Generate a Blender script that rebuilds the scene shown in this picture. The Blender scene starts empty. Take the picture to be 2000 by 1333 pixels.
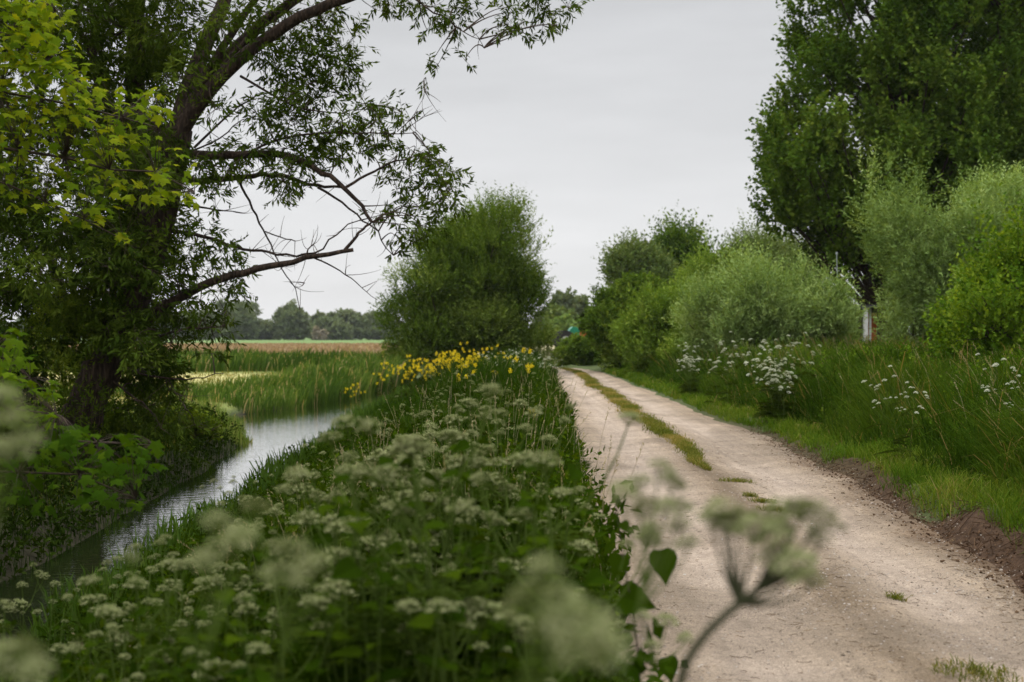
import bpy, math, random
import numpy as np
from mathutils import Vector, Matrix

# ------------------------------------------------------------------ camera, sky, sun, exposure
scene = bpy.context.scene
COL = scene.collection
R = math.radians
FPX, HZ, CAMZ = 2777.8, 655.0, 1.6

cam_d = bpy.data.cameras.new("camera")
cam_d.lens, cam_d.sensor_width = 50, 36
cam_d.clip_start, cam_d.clip_end = 0.1, 4000
cam_d.dof.use_dof = True
cam_d.dof.focus_distance = 13.0
cam_d.dof.aperture_fstop = 2.8
cam = bpy.data.objects.new("camera", cam_d)
COL.objects.link(cam)
cam.location = (0, 0, CAMZ)
cam.rotation_euler = (R(90) - math.atan((666.5 - HZ) / FPX), 0, 0)
scene.camera = cam

SUN_EL, SUN_AZ = R(58), R(-35)          # azimuth measured from +Y (the view) towards +X
world = bpy.data.worlds.new("World")
scene.world = world
world.use_nodes = True
wn, wl = world.node_tree.nodes, world.node_tree.links
wn.clear()
w_out = wn.new("ShaderNodeOutputWorld")
sky = wn.new("ShaderNodeTexSky")
sky.sky_type = 'NISHITA'
sky.sun_disc = False
sky.sun_elevation = SUN_EL
sky.sun_rotation = SUN_AZ
bg_sky = wn.new("ShaderNodeBackground")
bg_sky.inputs[1].default_value = 0.05
wl.new(sky.outputs[0], bg_sky.inputs[0])
tc = wn.new("ShaderNodeTexCoord")
sep = wn.new("ShaderNodeSeparateXYZ")
wl.new(tc.outputs["Generated"], sep.inputs[0])
ramp = wn.new("ShaderNodeValToRGB")     # overcast: brightest overhead, even grey low down
wl.new(sep.outputs[2], ramp.inputs[0])
e = ramp.color_ramp.elements
e[0].position, e[0].color = 0.0, (0.70, 0.70, 0.705, 1)
e[1].position, e[1].color = 1.0, (2.45, 2.46, 2.52, 1)
for p, c in ((0.10, (0.67, 0.672, 0.68, 1)), (0.24, (0.54, 0.545, 0.555, 1)), (0.40, (0.80, 0.80, 0.82, 1)), (0.65, (1.75, 1.76, 1.80, 1))):
    n = e.new(p); n.color = c
mp = wn.new("ShaderNodeMapping")
mp.inputs["Scale"].default_value = (1.6, 1.6, 9.0)
wl.new(tc.outputs["Generated"], mp.inputs[0])
nz = wn.new("ShaderNodeTexNoise")
nz.inputs["Scale"].default_value = 2.2
nz.inputs["Detail"].default_value = 5
nz.inputs["Roughness"].default_value = 0.55
wl.new(mp.outputs[0], nz.inputs[0])
mr = wn.new("ShaderNodeMapRange")
mr.inputs[1].default_value, mr.inputs[2].default_value = 0.3, 0.7
mr.inputs[3].default_value, mr.inputs[4].default_value = 0.92, 1.07
wl.new(nz.outputs[0], mr.inputs[0])
mul = wn.new("ShaderNodeVectorMath"); mul.operation = 'SCALE'
wl.new(ramp.outputs[0], mul.inputs[0]); wl.new(mr.outputs[0], mul.inputs["Scale"])
bg_cl = wn.new("ShaderNodeBackground")
wl.new(mul.outputs[0], bg_cl.inputs[0])
bg_cl.inputs[1].default_value = 1.0
mx = wn.new("ShaderNodeMixShader")
mx.inputs[0].default_value = 0.93       # cloud cover over the blue sky
wl.new(bg_sky.outputs[0], mx.inputs[1]); wl.new(bg_cl.outputs[0], mx.inputs[2])
wl.new(mx.outputs[0], w_out.inputs[0])

sun_d = bpy.data.lights.new("sun", 'SUN')
sun_d.energy, sun_d.angle, sun_d.color = 1.5, R(14), (1.0, 0.94, 0.84)
sun = bpy.data.objects.new("sun", sun_d)
COL.objects.link(sun)
sd = Vector((math.sin(SUN_AZ) * math.cos(SUN_EL), math.cos(SUN_AZ) * math.cos(SUN_EL), math.sin(SUN_EL)))
sun.rotation_euler = sd.to_track_quat('Z', 'Y').to_euler()
sun.location = sd * 200

scene.view_settings.view_transform = 'Standard'
scene.view_settings.look = 'None'
scene.view_settings.exposure = 0.29
scene.view_settings.gamma = 1.0
scene.view_settings.use_curve_mapping = False
cy = scene.cycles
cy.max_bounces, cy.diffuse_bounces, cy.glossy_bounces = 5, 2, 3
cy.transmission_bounces, cy.transparent_max_bounces, cy.volume_bounces = 4, 6, 0
cy.use_denoising = True
cy.sample_clamp_indirect = 6
cy.caustics_reflective = cy.caustics_refractive = False

# ------------------------------------------------------------------ helpers
def P(px, py, Y):
    """world point that the photograph shows at px, py when it stands Y metres away"""
    return np.array([(px - 1000) / FPX * Y, Y, CAMZ - (py - HZ) / FPX * Y])

def unit(v):
    return v / np.maximum(np.linalg.norm(v, axis=-1, keepdims=True), 1e-9)

def sstep(a, b, x):
    t = np.clip((x - a) / (b - a), 0, 1)
    return t * t * (3 - 2 * t)

def _h(ix, iy, s):
    v = np.sin(ix * 127.1 + iy * 311.7 + s * 74.7) * 43758.5453
    return v - np.floor(v)

def vnoise(x, y, s=0.0):
    x, y = np.asarray(x, float), np.asarray(y, float)
    ix, iy = np.floor(x), np.floor(y)
    fx, fy = x - ix, y - iy
    fx, fy = fx * fx * (3 - 2 * fx), fy * fy * (3 - 2 * fy)
    a, b = _h(ix, iy, s), _h(ix + 1, iy, s)
    c, d = _h(ix, iy + 1, s), _h(ix + 1, iy + 1, s)
    return (a + (b - a) * fx) * (1 - fy) + (c + (d - c) * fx) * fy

class Geo:
    def __init__(self):
        self.v, self.t, self.f, self.n = [], [], [], 0
    def add(self, v, f, tint=0.5, mat=0):
        v = np.asarray(v, np.float32).reshape(-1, 3)
        f = np.asarray(f, np.int64)
        self.v.append(v)
        self.t.append(np.broadcast_to(np.asarray(tint, np.float32), (len(v),)))
        self.f.append((f + self.n, mat))
        self.n += len(v)
    def build(self, name, mats, parent=None, smooth=False):
        me = bpy.data.meshes.new(name)
        if self.n:
            V = np.concatenate(self.v)
            loops = np.concatenate([f.ravel() for f, m in self.f]).astype(np.int32)
            tot = np.concatenate([np.full(len(f), f.shape[1], np.int32) for f, m in self.f])
            mi = np.concatenate([np.full(len(f), m, np.int32) for f, m in self.f])
            me.vertices.add(len(V)); me.vertices.foreach_set("co", V.ravel())
            me.loops.add(len(loops)); me.loops.foreach_set("vertex_index", loops)
            me.polygons.add(len(tot))
            me.polygons.foreach_set("loop_start", np.concatenate([[0], np.cumsum(tot)[:-1]]).astype(np.int32))
            me.polygons.foreach_set("loop_total", tot)
            me.polygons.foreach_set("material_index", mi)
            me.polygons.foreach_set("use_smooth", np.full(len(tot), bool(smooth)))
            a = me.attributes.new("tint", 'FLOAT', 'POINT')
            a.data.foreach_set("value", np.concatenate(self.t).astype(np.float32))
            me.update(calc_edges=True)
            me.validate()
        for m in (mats if isinstance(mats, (list, tuple)) else [mats]):
            me.materials.append(m)
        o = bpy.data.objects.new(name, me)
        COL.objects.link(o)
        if parent is not None: o.parent = parent
        return o

def thing(name, label, cat, loc=(0, 0, 0), rz=0.0, group=None):
    o = bpy.data.objects.new(name, None)
    COL.objects.link(o)
    o.empty_display_size = 0.2
    o.location = loc; o.rotation_euler = (0, 0, rz)
    return tag(o, label, cat, group)

def tag(o, label, cat, group=None):
    o["label"], o["category"] = label, cat
    if group: o["group"] = group
    return o

def stuff(o, label, cat):
    tag(o, label, cat); o["kind"] = "stuff"; return o

def dup(root, loc, rz=0.0, sc=1.0, label=None, group=None, tilt=(0, 0)):
    r = root.copy(); COL.objects.link(r)
    r.location = loc; r.rotation_euler = (tilt[0], tilt[1], rz); r.scale = (sc, sc, sc)
    if label: r["label"] = label
    if group: r["group"] = group
    for ch in list(root.children):
        c = ch.copy(); COL.objects.link(c); c.parent = r
        for g in list(ch.children):
            d = g.copy(); COL.objects.link(d); d.parent = c
    return r

def frames(path):
    t = unit(np.gradient(path, axis=-2))
    mt = unit(t.mean(axis=-2, keepdims=True))
    ref = np.where(np.abs(mt[..., 2:3]) > 0.9, np.array([1.0, 0.1, 0.0]), np.array([0.0, 0.0, 1.0]))
    s = unit(np.cross(t, np.broadcast_to(ref, t.shape)))
    return s, np.cross(s, t)

def tubes(g, paths, radii, sides=5, tint=0.5, mat=0):
    """paths (m,k,3), radii (m,k): every path one tapering tube, closed at both ends"""
    paths = np.asarray(paths, float); radii = np.asarray(radii, float)
    if paths.ndim == 2: paths, radii = paths[None], radii[None]
    m, k, _ = paths.shape
    s, u = frames(paths)
    ang = np.arange(sides) * 2 * np.pi / sides
    ring = (paths[:, :, None, :] + radii[:, :, None, None] *
            (np.cos(ang)[None, None, :, None] * s[:, :, None, :] + np.sin(ang)[None, None, :, None] * u[:, :, None, :]))
    V = ring.reshape(-1, 3)
    i = np.arange(m)[:, None, None] * (k * sides) + np.arange(k - 1)[None, :, None] * sides
    j = np.arange(sides)[None, None, :]; j2 = (j + 1) % sides
    F = np.stack([i + j, i + j2, i + sides + j2, i + sides + j], -1).reshape(-1, 4)
    if np.ndim(tint) == 1: tint = np.repeat(tint, k * sides)
    g.add(V, F, tint, mat)

def smooth_path(pts, n):
    pts = np.asarray(pts, float)
    for _ in range(2):
        q = np.empty((2 * len(pts) - 2, pts.shape[1]))
        q[0::2] = pts[:-1] * .75 + pts[1:] * .25
        q[1::2] = pts[:-1] * .25 + pts[1:] * .75
        pts = np.vstack([pts[:1], q, pts[-1:]])
    d = np.concatenate([[0], np.cumsum(np.linalg.norm(np.diff(pts[:, :3], axis=0), axis=1))])
    tt = np.linspace(0, d[-1], n)
    return np.stack([np.interp(tt, d, pts[:, c]) for c in range(pts.shape[1])], 1)

def rand_unit(rng, n):
    return unit(rng.normal(size=(n, 3)))

def place(g, T, F, pos, D, N, S, tint, mat=0):
    """put a template (verts T: x along the leaf, y across, z up the face) at every pos"""
    D = unit(D); N = unit(N - D * np.sum(N * D, -1, keepdims=True)); B = np.cross(N, D)
    T = np.asarray(T, float); F = np.asarray(F)
    S = np.asarray(S, float)
    if S.ndim == 1: S = np.stack([S, S, S], 1)
    n, m = len(pos), len(T)
    V = (pos[:, None, :] + T[None, :, 0:1] * S[:, None, 0:1] * D[:, None, :]
         + T[None, :, 1:2] * S[:, None, 1:2] * B[:, None, :] + T[None, :, 2:3] * S[:, None, 2:3] * N[:, None, :])
    FF = (F[None] + (np.arange(n) * m)[:, None, None]).reshape(-1, F.shape[1])
    g.add(V.reshape(-1, 3), FF, np.repeat(np.broadcast_to(np.asarray(tint, float), (n,)), m), mat)

# leaf templates, unit length
LEAF_T = [(0, 0, 0), (.42, -.5, .12), (1, 0, -.06), (.42, .5, .12)]
LEAF_F = [(0, 1, 2, 3)]
_mh = [(0, 0), (0, .08), (-.12, .30), (.06, .30), (.22, .42), (.45, .62), (.47, .38), (.50, .20), (.68, .27), (.78, .13)]
MAPLE_T = [(.33, 0, .03)] + [(x, y, -.28 * y * y - .10 * x * x) for x, y in _mh] + [(1, 0, -.14)] + [(x, -y, -.28 * y * y - .10 * x * x) for x, y in _mh[:0:-1]]
MAPLE_F = [(0, i, i % (len(MAPLE_T) - 1) + 1) for i in range(1, len(MAPLE_T))]
_hh = [(0, 0), (-.04, .22), (.08, .40), (.28, .44), (.5, .34), (.75, .16)]
HEART_T = [(.33, 0, -.04)] + [(x, y, .16 * y - .12 * x * x) for x, y in _hh] + [(1, 0, -.16)] + [(x, -y, .16 * y - .12 * x * x) for x, y in _hh[:0:-1]]
HEART_F = [(0, i, i % (len(HEART_T) - 1) + 1) for i in range(1, len(HEART_T))]

def leaves(g, pos, D, N, L, W, tint, mat=0):
    n = len(pos)
    L = np.broadcast_to(np.asarray(L, float), (n,)); W = np.broadcast_to(np.asarray(W, float), (n,))
    place(g, LEAF_T, LEAF_F, pos, D, N, np.stack([L, W, W], 1), tint, mat)

def blades(g, base, h, w, lean, rng, tint, mat=0, curl=0.25):
    """grass blades: base (n,3), height, width, lean (n,2) in metres at the tip"""
    n = len(base)
    a = rng.uniform(0, 2 * np.pi, n)
    side = np.stack([np.cos(a), np.sin(a), np.zeros(n)], 1) * (np.asarray(w) * .5 * np.ones(n))[:, None]
    h = np.asarray(h) * np.ones(n)
    ln = np.concatenate([lean, np.zeros((n, 1))], 1)
    up = np.array([0, 0, 1.0])
    m1 = base + up * (h * .45)[:, None] + ln * .22
    m2 = base + up * (h * .82)[:, None] + ln * .62
    tp = base + up * (h * (1 - curl * np.linalg.norm(lean, axis=1) / np.maximum(h, .01)))[:, None] + ln
    V = np.stack([base - side * .7, base + side * .7, m1 - side, m1 + side, m2 - side * .7, m2 + side * .7, tp], 1)
    k = (np.arange(n) * 7)[:, None]
    t = np.repeat(np.broadcast_to(np.asarray(tint, float), (n,)), 7)
    q = np.concatenate([k + np.array([[0, 1, 3, 2]]), k + np.array([[2, 3, 5, 4]])])
    g.add(V.reshape(-1, 3), q, t, mat)
    g.f.append((k + np.array([[4, 5, 6]]) + g.n - 7 * n, mat))

def clump_shoots(rng, C, Rr, n, up=.5, wind=(0, 0, 0), inner=.3, flat=.85, bias=.1):
    pr = Rr ** 2; pr = pr / pr.sum()
    idx = rng.choice(len(C), n, p=pr)
    d = rand_unit(rng, n); d[:, 2] = d[:, 2] * .9 + bias; d = unit(d)
    p0 = C[idx] + d * (Rr[idx] * (inner + (.85 - inner) * np.sqrt(rng.random(n))))[:, None] * np.array([1, 1, flat])
    sdir = unit(d + np.array([0, 0, up]) + rng.normal(size=(n, 3)) * .35 + np.array(wind))
    return idx, p0, sdir

def shoot_leaves(g, rng, p0, sdir, ln, nl, L, W, tint, spread=.9, sag=.0, hang=0.0, upn=1.0, mat=0, T=None, F=None):
    n = len(p0)
    ln = np.broadcast_to(np.asarray(ln, float), (n,)); tint = np.broadcast_to(np.asarray(tint, float), (n,))
    j = np.tile(np.arange(nl), n); i = np.repeat(np.arange(n), nl)
    t = (j + rng.random(n * nl)) / nl * ln[i]
    pos = p0[i] + sdir[i] * t[:, None]; pos[:, 2] -= sag * t * t
    perp = rand_unit(rng, n * nl); perp = unit(perp - sdir[i] * np.sum(perp * sdir[i], -1, keepdims=True))
    D = unit(sdir[i] * .8 + perp * spread + np.array([0, 0, -hang]))
    N = rand_unit(rng, n * nl) + np.array([0, 0, upn])
    tt = np.clip(tint[i] + rng.normal(0, .10, n * nl), 0, 1)
    s = rng.uniform(.7, 1.25, n * nl)
    if T is None: leaves(g, pos, D, N, L * s, W * s, tt, mat)
    else: place(g, T, F, pos, D, N, L * s, tt, mat)

# ------------------------------------------------------------------ materials
def mat_new(name):
    m = bpy.data.materials.new(name); m.use_nodes = True
    nt = m.node_tree; nt.nodes.clear()
    return m, nt.nodes, nt.links, nt.nodes.new("ShaderNodeOutputMaterial")

def ramp_node(N, stops):
    r = N.new("ShaderNodeValToRGB"); el = r.color_ramp.elements
    el[0].position, el[0].color = stops[0][0], (*stops[0][1], 1)
    el[1].position, el[1].color = stops[-1][0], (*stops[-1][1], 1)
    for p, c in stops[1:-1]:
        x = el.new(p); x.color = (*c, 1)
    return r

def leaf_mat(name, stops, trans=.3, rough=.55, tcol=(1.5, 1.35, .4), spec=.16):
    m, N, L, out = mat_new(name)
    at = N.new("ShaderNodeAttribute"); at.attribute_name = "tint"
    r = ramp_node(N, stops); L.new(at.outputs["Fac"], r.inputs[0])
    b = N.new("ShaderNodeBsdfDiffuse")
    L.new(r.outputs[0], b.inputs[0])
    t = N.new("ShaderNodeBsdfTranslucent")
    mc = N.new("ShaderNodeVectorMath"); mc.operation = 'MULTIPLY'
    mc.inputs[1].default_value = tcol
    L.new(r.outputs[0], mc.inputs[0]); L.new(mc.outputs[0], t.inputs[0])
    mix = N.new("ShaderNodeMixShader"); mix.inputs[0].default_value = trans * .75
    L.new(b.outputs[0], mix.inputs[1]); L.new(t.outputs[0], mix.inputs[2])
    L.new(mix.outputs[0], out.inputs[0])
    return m

def noise_mat(name, stops, scale=8, rough=.85, bump=.3, stretch=(1, 1, 1), detail=6, dist=.02, spec=.2):
    m, N, L, out = mat_new(name)
    tcn = N.new("ShaderNodeTexCoord"); mpn = N.new("ShaderNodeMapping")
    mpn.inputs["Scale"].default_value = stretch
    L.new(tcn.outputs["Object"], mpn.inputs[0])
    n1 = N.new("ShaderNodeTexNoise"); n1.inputs["Scale"].default_value = scale; n1.inputs["Detail"].default_value = detail
    L.new(mpn.outputs[0], n1.inputs[0])
    r = ramp_node(N, stops); L.new(n1.outputs[0], r.inputs[0])
    b = N.new("ShaderNodeBsdfPrincipled"); b.inputs["Roughness"].default_value = rough
    b.inputs["Specular IOR Level"].default_value = spec
    L.new(r.outputs[0], b.inputs["Base Color"])
    if bump:
        bp = N.new("ShaderNodeBump"); bp.inputs["Strength"].default_value = bump; bp.inputs["Distance"].default_value = dist
        L.new(n1.outputs[0], bp.inputs["Height"]); L.new(bp.outputs[0], b.inputs["Normal"])
    L.new(b.outputs[0], out.inputs[0])
    return m

def G(*c): return tuple(c)
M = {}
M['willow'] = leaf_mat("willow_leaf", [(0, G(0.026, 0.047, 0.0059)), (.5, G(0.057, 0.091, 0.0108)), (1, G(0.122, 0.166, 0.0216))], .25)
M['bushwillow'] = leaf_mat("bush_willow_leaf", [(0, G(0.062, 0.116, 0.0132)), (.5, G(0.134, 0.215, 0.0264)), (1, G(0.314, 0.407, 0.0825))], .30)
M['treewillow'] = leaf_mat("tree_willow_leaf", [(0, G(0.046, 0.086, 0.0098)), (.5, G(0.099, 0.159, 0.0195)), (1, G(0.232, 0.301, 0.0611))], .30)
M['silver'] = leaf_mat("silver_willow_leaf", [(0, G(0.100, 0.162, 0.0400)), (.5, G(0.194, 0.286, 0.0800)), (1, G(0.389, 0.486, 0.1900))], .28)
M['hedge'] = leaf_mat("hedge_leaf", [(0, G(0.054, 0.104, 0.0128)), (.5, G(0.109, 0.182, 0.0230)), (1, G(0.236, 0.313, 0.0460))], .25)
M['grey'] = leaf_mat("grey_leaf", [(0, G(.068, .108, .028)), (.5, G(.115, .168, .046)), (1, G(.22, .27, .10))], .25)
M['poplar'] = leaf_mat("poplar_leaf", [(0, G(0.034, 0.072, 0.0084)), (.5, G(0.083, 0.144, 0.0168)), (1, G(0.195, 0.258, 0.0384))], .26)
M['hazel'] = leaf_mat("hazel_leaf", [(0, G(0.040, 0.092, 0.0072)), (.5, G(0.086, 0.160, 0.0128)), (1, G(0.182, 0.257, 0.0237))], .38)
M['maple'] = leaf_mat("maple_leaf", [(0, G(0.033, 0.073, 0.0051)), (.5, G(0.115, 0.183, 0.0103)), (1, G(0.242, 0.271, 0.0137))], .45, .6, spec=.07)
M['shoots'] = leaf_mat("trunk_shoot_leaf", [(0, G(0.035, 0.065, 0.0059)), (.5, G(0.071, 0.111, 0.0099)), (1, G(0.146, 0.183, 0.0179))], .3)
M['dark'] = leaf_mat("dark_leaf", [(0, G(0.010, 0.019, 0.0029)), (.5, G(0.020, 0.036, 0.0049)), (1, G(0.044, 0.071, 0.0099))], .22)
M['far'] = leaf_mat("far_leaf", [(0, G(.10, .135, .065)), (.5, G(.14, .18, .085)), (1, G(.20, .235, .12))], .25)  # paler leaf colour, with some of the distance haze put into it
M['blossom'] = leaf_mat("blossom", [(0, G(.22, .20, .16)), (1, G(.38, .33, .28))], .2)
M['grass'] = leaf_mat("grass_blade", [(0, G(0.012, 0.030, 0.0027)), (.45, G(0.034, 0.071, 0.0060)), (.86, G(0.092, 0.134, 0.0140)), (.93, G(0.160, 0.125, 0.0405)), (1, G(0.240, 0.170, 0.0701))], .30, .5, spec=.12)
M['short'] = leaf_mat("short_grass_blade", [(0, G(0.028, 0.068, 0.0056)), (.5, G(0.064, 0.121, 0.0094)), (.9, G(0.143, 0.185, 0.0243)), (1, G(0.247, 0.199, 0.0842))], .32, .5)
M['strip'] = leaf_mat("track_grass_blade", [(0, G(0.067, 0.093, 0.0131)), (.5, G(0.139, 0.144, 0.0283)), (1, G(0.338, 0.247, 0.0928))], .3, .6)
M['reed'] = leaf_mat("reed_blade", [(0, G(0.033, 0.070, 0.0109)), (.5, G(0.077, 0.138, 0.0228)), (.9, G(0.176, 0.245, 0.0544)), (1, G(0.396, 0.306, 0.1485))], .3, .5)
M['dry'] = leaf_mat("dry_reed", [(0, G(.20, .135, .080)), (.5, G(.31, .225, .14)), (1, G(.46, .38, .24))], .2, .7)
M['herb'] = leaf_mat("herb_leaf", [(0, G(0.011, 0.026, 0.0015)), (.5, G(0.025, 0.050, 0.0026)), (1, G(0.064, 0.100, 0.0042))], .34, .65, spec=.06)
M['fern'] = leaf_mat("cow_parsley_leaf", [(0, G(0.016, 0.029, 0.0035)), (.5, G(0.030, 0.051, 0.0059)), (1, G(0.063, 0.083, 0.0106))], .3)
M['umbel'] = leaf_mat("umbel_flower", [(0, G(0.119, 0.153, 0.0448)), (.5, G(0.220, 0.245, 0.0999)), (1, G(0.420, 0.424, 0.2342))], .22, .7, (1, 1, .8), .05)
M['umbel_white'] = leaf_mat("white_umbel_flower", [(0, G(0.422, 0.466, 0.2924)), (.5, G(0.598, 0.616, 0.4730)), (1, G(0.704, 0.704, 0.6020))], .22, .7, (1, 1, .9), .1)
M['stem'] = leaf_mat("green_stem", [(0, G(0.042, 0.066, 0.0134)), (.5, G(0.072, 0.106, 0.0211)), (1, G(0.132, 0.150, 0.0384))], .0, .6)
M['dark_stem'] = leaf_mat("dark_stem", [(0, G(.030, .036, .018)), (1, G(.060, .062, .032))], .0, .6)
M['yellow'] = leaf_mat("yellow_petal", [(0, G(.62, .46, .012)), (.5, G(.76, .60, .02)), (1, G(.85, .72, .06))], .3, .6, (1, 1, .6), .1)
M['seed'] = leaf_mat("grass_seed", [(0, G(.22, .19, .10)), (1, G(.40, .34, .21))], .2, .7)
M['bark'] = noise_mat("bark", [(.3, G(.016, .011, .008)), (.52, G(.042, .028, .019)), (.75, G(.11, .075, .050))], 9, .9, .9, (3, 3, .6), 8, .05)
M['twig'] = noise_mat("twig_bark", [(.3, G(.035, .024, .017)), (.7, G(.085, .060, .042))], 20, .85, .2)
M['timber'] = noise_mat("weathered_timber", [(.3, G(.06, .045, .035)), (.7, G(.16, .12, .09))], 12, .85, .3, (4, 4, .5))
M['white'] = noise_mat("white_paint", [(.3, G(.50, .49, .46)), (.7, G(.68, .67, .64))], 6, .6, .1)
M['orange'] = noise_mat("orange_paint", [(.3, G(.42, .085, .025)), (.7, G(.55, .13, .04))], 6, .6, .1)
M['green_paint'] = noise_mat("green_paint", [(.3, G(.012, .17, .10)), (.7, G(.02, .22, .13))], 6, .35, .0, spec=.5)
M['black'] = noise_mat("black_rubber", [(.3, G(.015, .015, .016)), (.7, G(.03, .03, .032))], 20, .7, .1)
M['greymetal'] = noise_mat("grey_metal", [(.3, G(.25, .27, .27)), (.7, G(.36, .38, .38))], 6, .5, .1)
M['felt'] = noise_mat("roof_felt", [(.3, G(.035, .035, .035)), (.7, G(.07, .068, .065))], 20, .9, .2)
M['stone'] = leaf_mat("gravel_stone", [(0, G(.12, .095, .07)), (.5, G(.27, .22, .18)), (1, G(.50, .46, .41))], 0, .85)
M['litter'] = leaf_mat("leaf_litter", [(0, G(.050, .030, .018)), (.6, G(.12, .075, .045)), (1, G(.24, .17, .10))], 0, .85)

# ------------------------------------------------------------------ the lie of the land
Y_PL = ([-30, 0, 6.5, 11.25, 22.8, 30.6, 46.8, 60, 66, 69, 72, 76, 82, 95, 1200],
        [-.3, .35, .55, .69, .90, 1.10, 1.35, 1.75, 1.5, .6, -1.2, -3.6, -6.4, -9, -60])
Y_PR = ([-30, 0, 6.5, 11.25, 17, 22.8, 35.6, 52, 62, 66, 69, 72, 76, 82, 95, 1200],
        [2.5, 3.0, 3.15, 3.38, 3.75, 3.95, 3.9, 3.95, 3.8, 3.55, 3.1, 1.9, -.2, -3.2, -6, -57])
Y_DR = ([-30, 0, 8, 14, 24, 32, 40, 50, 60, 66, 72, 1200], [-2.5, -2.7, -3.1, -3.35, -3.6, -3.85, -4.05, -4.1, -4.15, -4.3, -7.5, -75])
Y_DL = ([-30, 0, 8, 14, 20, 24, 28, 31, 34, 37, 42, 48, 55, 61, 66, 72, 1200],
        [-4.0, -3.9, -3.95, -4.35, -4.6, -4.85, -5.2, -5.9, -7.0, -6.95, -6.1, -5.4, -5.0, -4.75, -4.7, -7.8, -75.3])
def pl(y): return np.interp(y, *Y_PL) + .10 * (vnoise(y * .9, 3.3, 1) - .5) + .10 * (vnoise(y * 3.1, 1.3, 2) - .5)
def pr(y): return np.interp(y, *Y_PR) + .22 * (vnoise(y * .5, 7.3, 3) - .5) + .16 * (vnoise(y * 1.9, 2.3, 4) - .5)
def dr(y): return np.interp(y, *Y_DR)
def dl(y): return np.interp(y, *Y_DL) + .25 * (vnoise(y * .6, 5.5, 5) - .5)
WATER = -.5

def ground_z(x, y):
    x, y = np.asarray(x, float), np.asarray(y, float)
    a, b, c, d = dl(y), dr(y), pl(y), pr(y)
    bump = (vnoise(x * 1.3, y * 1.3, 6) - .5) * .10 + (vnoise(x * 4, y * 4, 7) - .5) * .04
    # path: two wheel ruts, a slight crown
    u = np.clip((x - c) / np.maximum(d - c, .1), 0, 1)
    zp = .035 * np.sin(np.pi * u) - .05 * np.exp(-((u - .27) / .10) ** 2) - .05 * np.exp(-((u - .73) / .10) ** 2) \
        + .022 * (vnoise(x * 3, y * 2, 8) - .5) + .02 * (vnoise(x * .8, y * .5, 9) - .5)
    zp = zp * sstep(0, .06, u) * sstep(1, .94, u)
    # left verge falling to the ditch
    v = np.clip((c - x) / np.maximum(c - b, .1), 0, 1)
    zl = .05 * sstep(0, .08, v) - .50 * sstep(.35, 1.0, v) ** 1.2 - .06 * v + bump * sstep(0, .1, v)
    # ditch
    w = np.clip((x - a) / np.maximum(b - a, .05), 0, 1)
    zd = -.51 - .55 * np.sin(np.pi * w)
    # left bank and meadow
    q = a - x
    zm = -.51 + .33 * sstep(-.05, .7, q) + .06 * sstep(.5, 4, q) + bump * .6 * sstep(.1, 1, q)
    # right bank: a raw earth step, then a rise
    r = x - d
    step = np.interp(y, [0, 8, 12, 20, 26, 200], [.20, .20, .17, .10, .05, .04])
    zr = step * sstep(.0, .28, r) + .48 * sstep(.7, 4.2, r) + bump * sstep(.0, .4, r) * 1.2
    z = np.where(x >= d, zr, np.where(x >= c, zp, np.where(x >= b, zl, np.where(x >= a, zd, zm))))
    return z

def solve_Y(px, py, H, lo=3.0, hi=75.0):
    """distance at which something H tall on the ground shows its top at px, py"""
    ys = np.linspace(lo, hi, 1500)
    xs = (px - 1000) / FPX * ys
    dz = ground_z(xs, ys) + H - (CAMZ - (py - HZ) / FPX * ys)
    k = np.where(np.diff(np.sign(dz)) != 0)[0]
    return float(ys[k[0]]) if len(k) else None

def verge_v(x, y): return (pl(y) - x) / np.maximum(pl(y) - dr(y), .1)
def verge_h(x, y): return 1 - .80 * sstep(.38, .82, verge_v(x, y))

rows = np.concatenate([np.arange(-30, -2, 1.0), np.arange(-2, 30, .15), np.arange(30, 80, .4), np.arange(80, 140, 3), np.geomspace(140, 1200, 40)])
def sheet(fx, name, material, colfn, kind_label, smooth=True):
    """fx(y) -> columns of x for one row"""
    X = np.stack([fx(y) for y in rows]); Yv = np.repeat(rows[:, None], X.shape[1], 1)
    Z = ground_z(X, Yv)
    return X, Yv, Z

def grid_mesh(name, X, Yv, Z, material, col=None, tint=None):
    g = Geo()
    n, m = X.shape
    i = np.arange(n - 1)[:, None] * m + np.arange(m - 1)[None]
    F = np.stack([i, i + 1, i + m + 1, i + m], -1).reshape(-1, 4)
    g.add(np.stack([X, Yv, Z], -1).reshape(-1, 3), F, .5 if tint is None else tint.ravel())
    o = g.build(name, material, smooth=True)
    if col is not None:
        a = o.data.attributes.new("albedo", 'FLOAT_COLOR', 'POINT')
        a.data.foreach_set("color", np.concatenate([col.reshape(-1, 3), np.ones((n * m, 1))], 1).astype(np.float32).ravel())
    o["kind"] = "structure"
    return o

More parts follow.
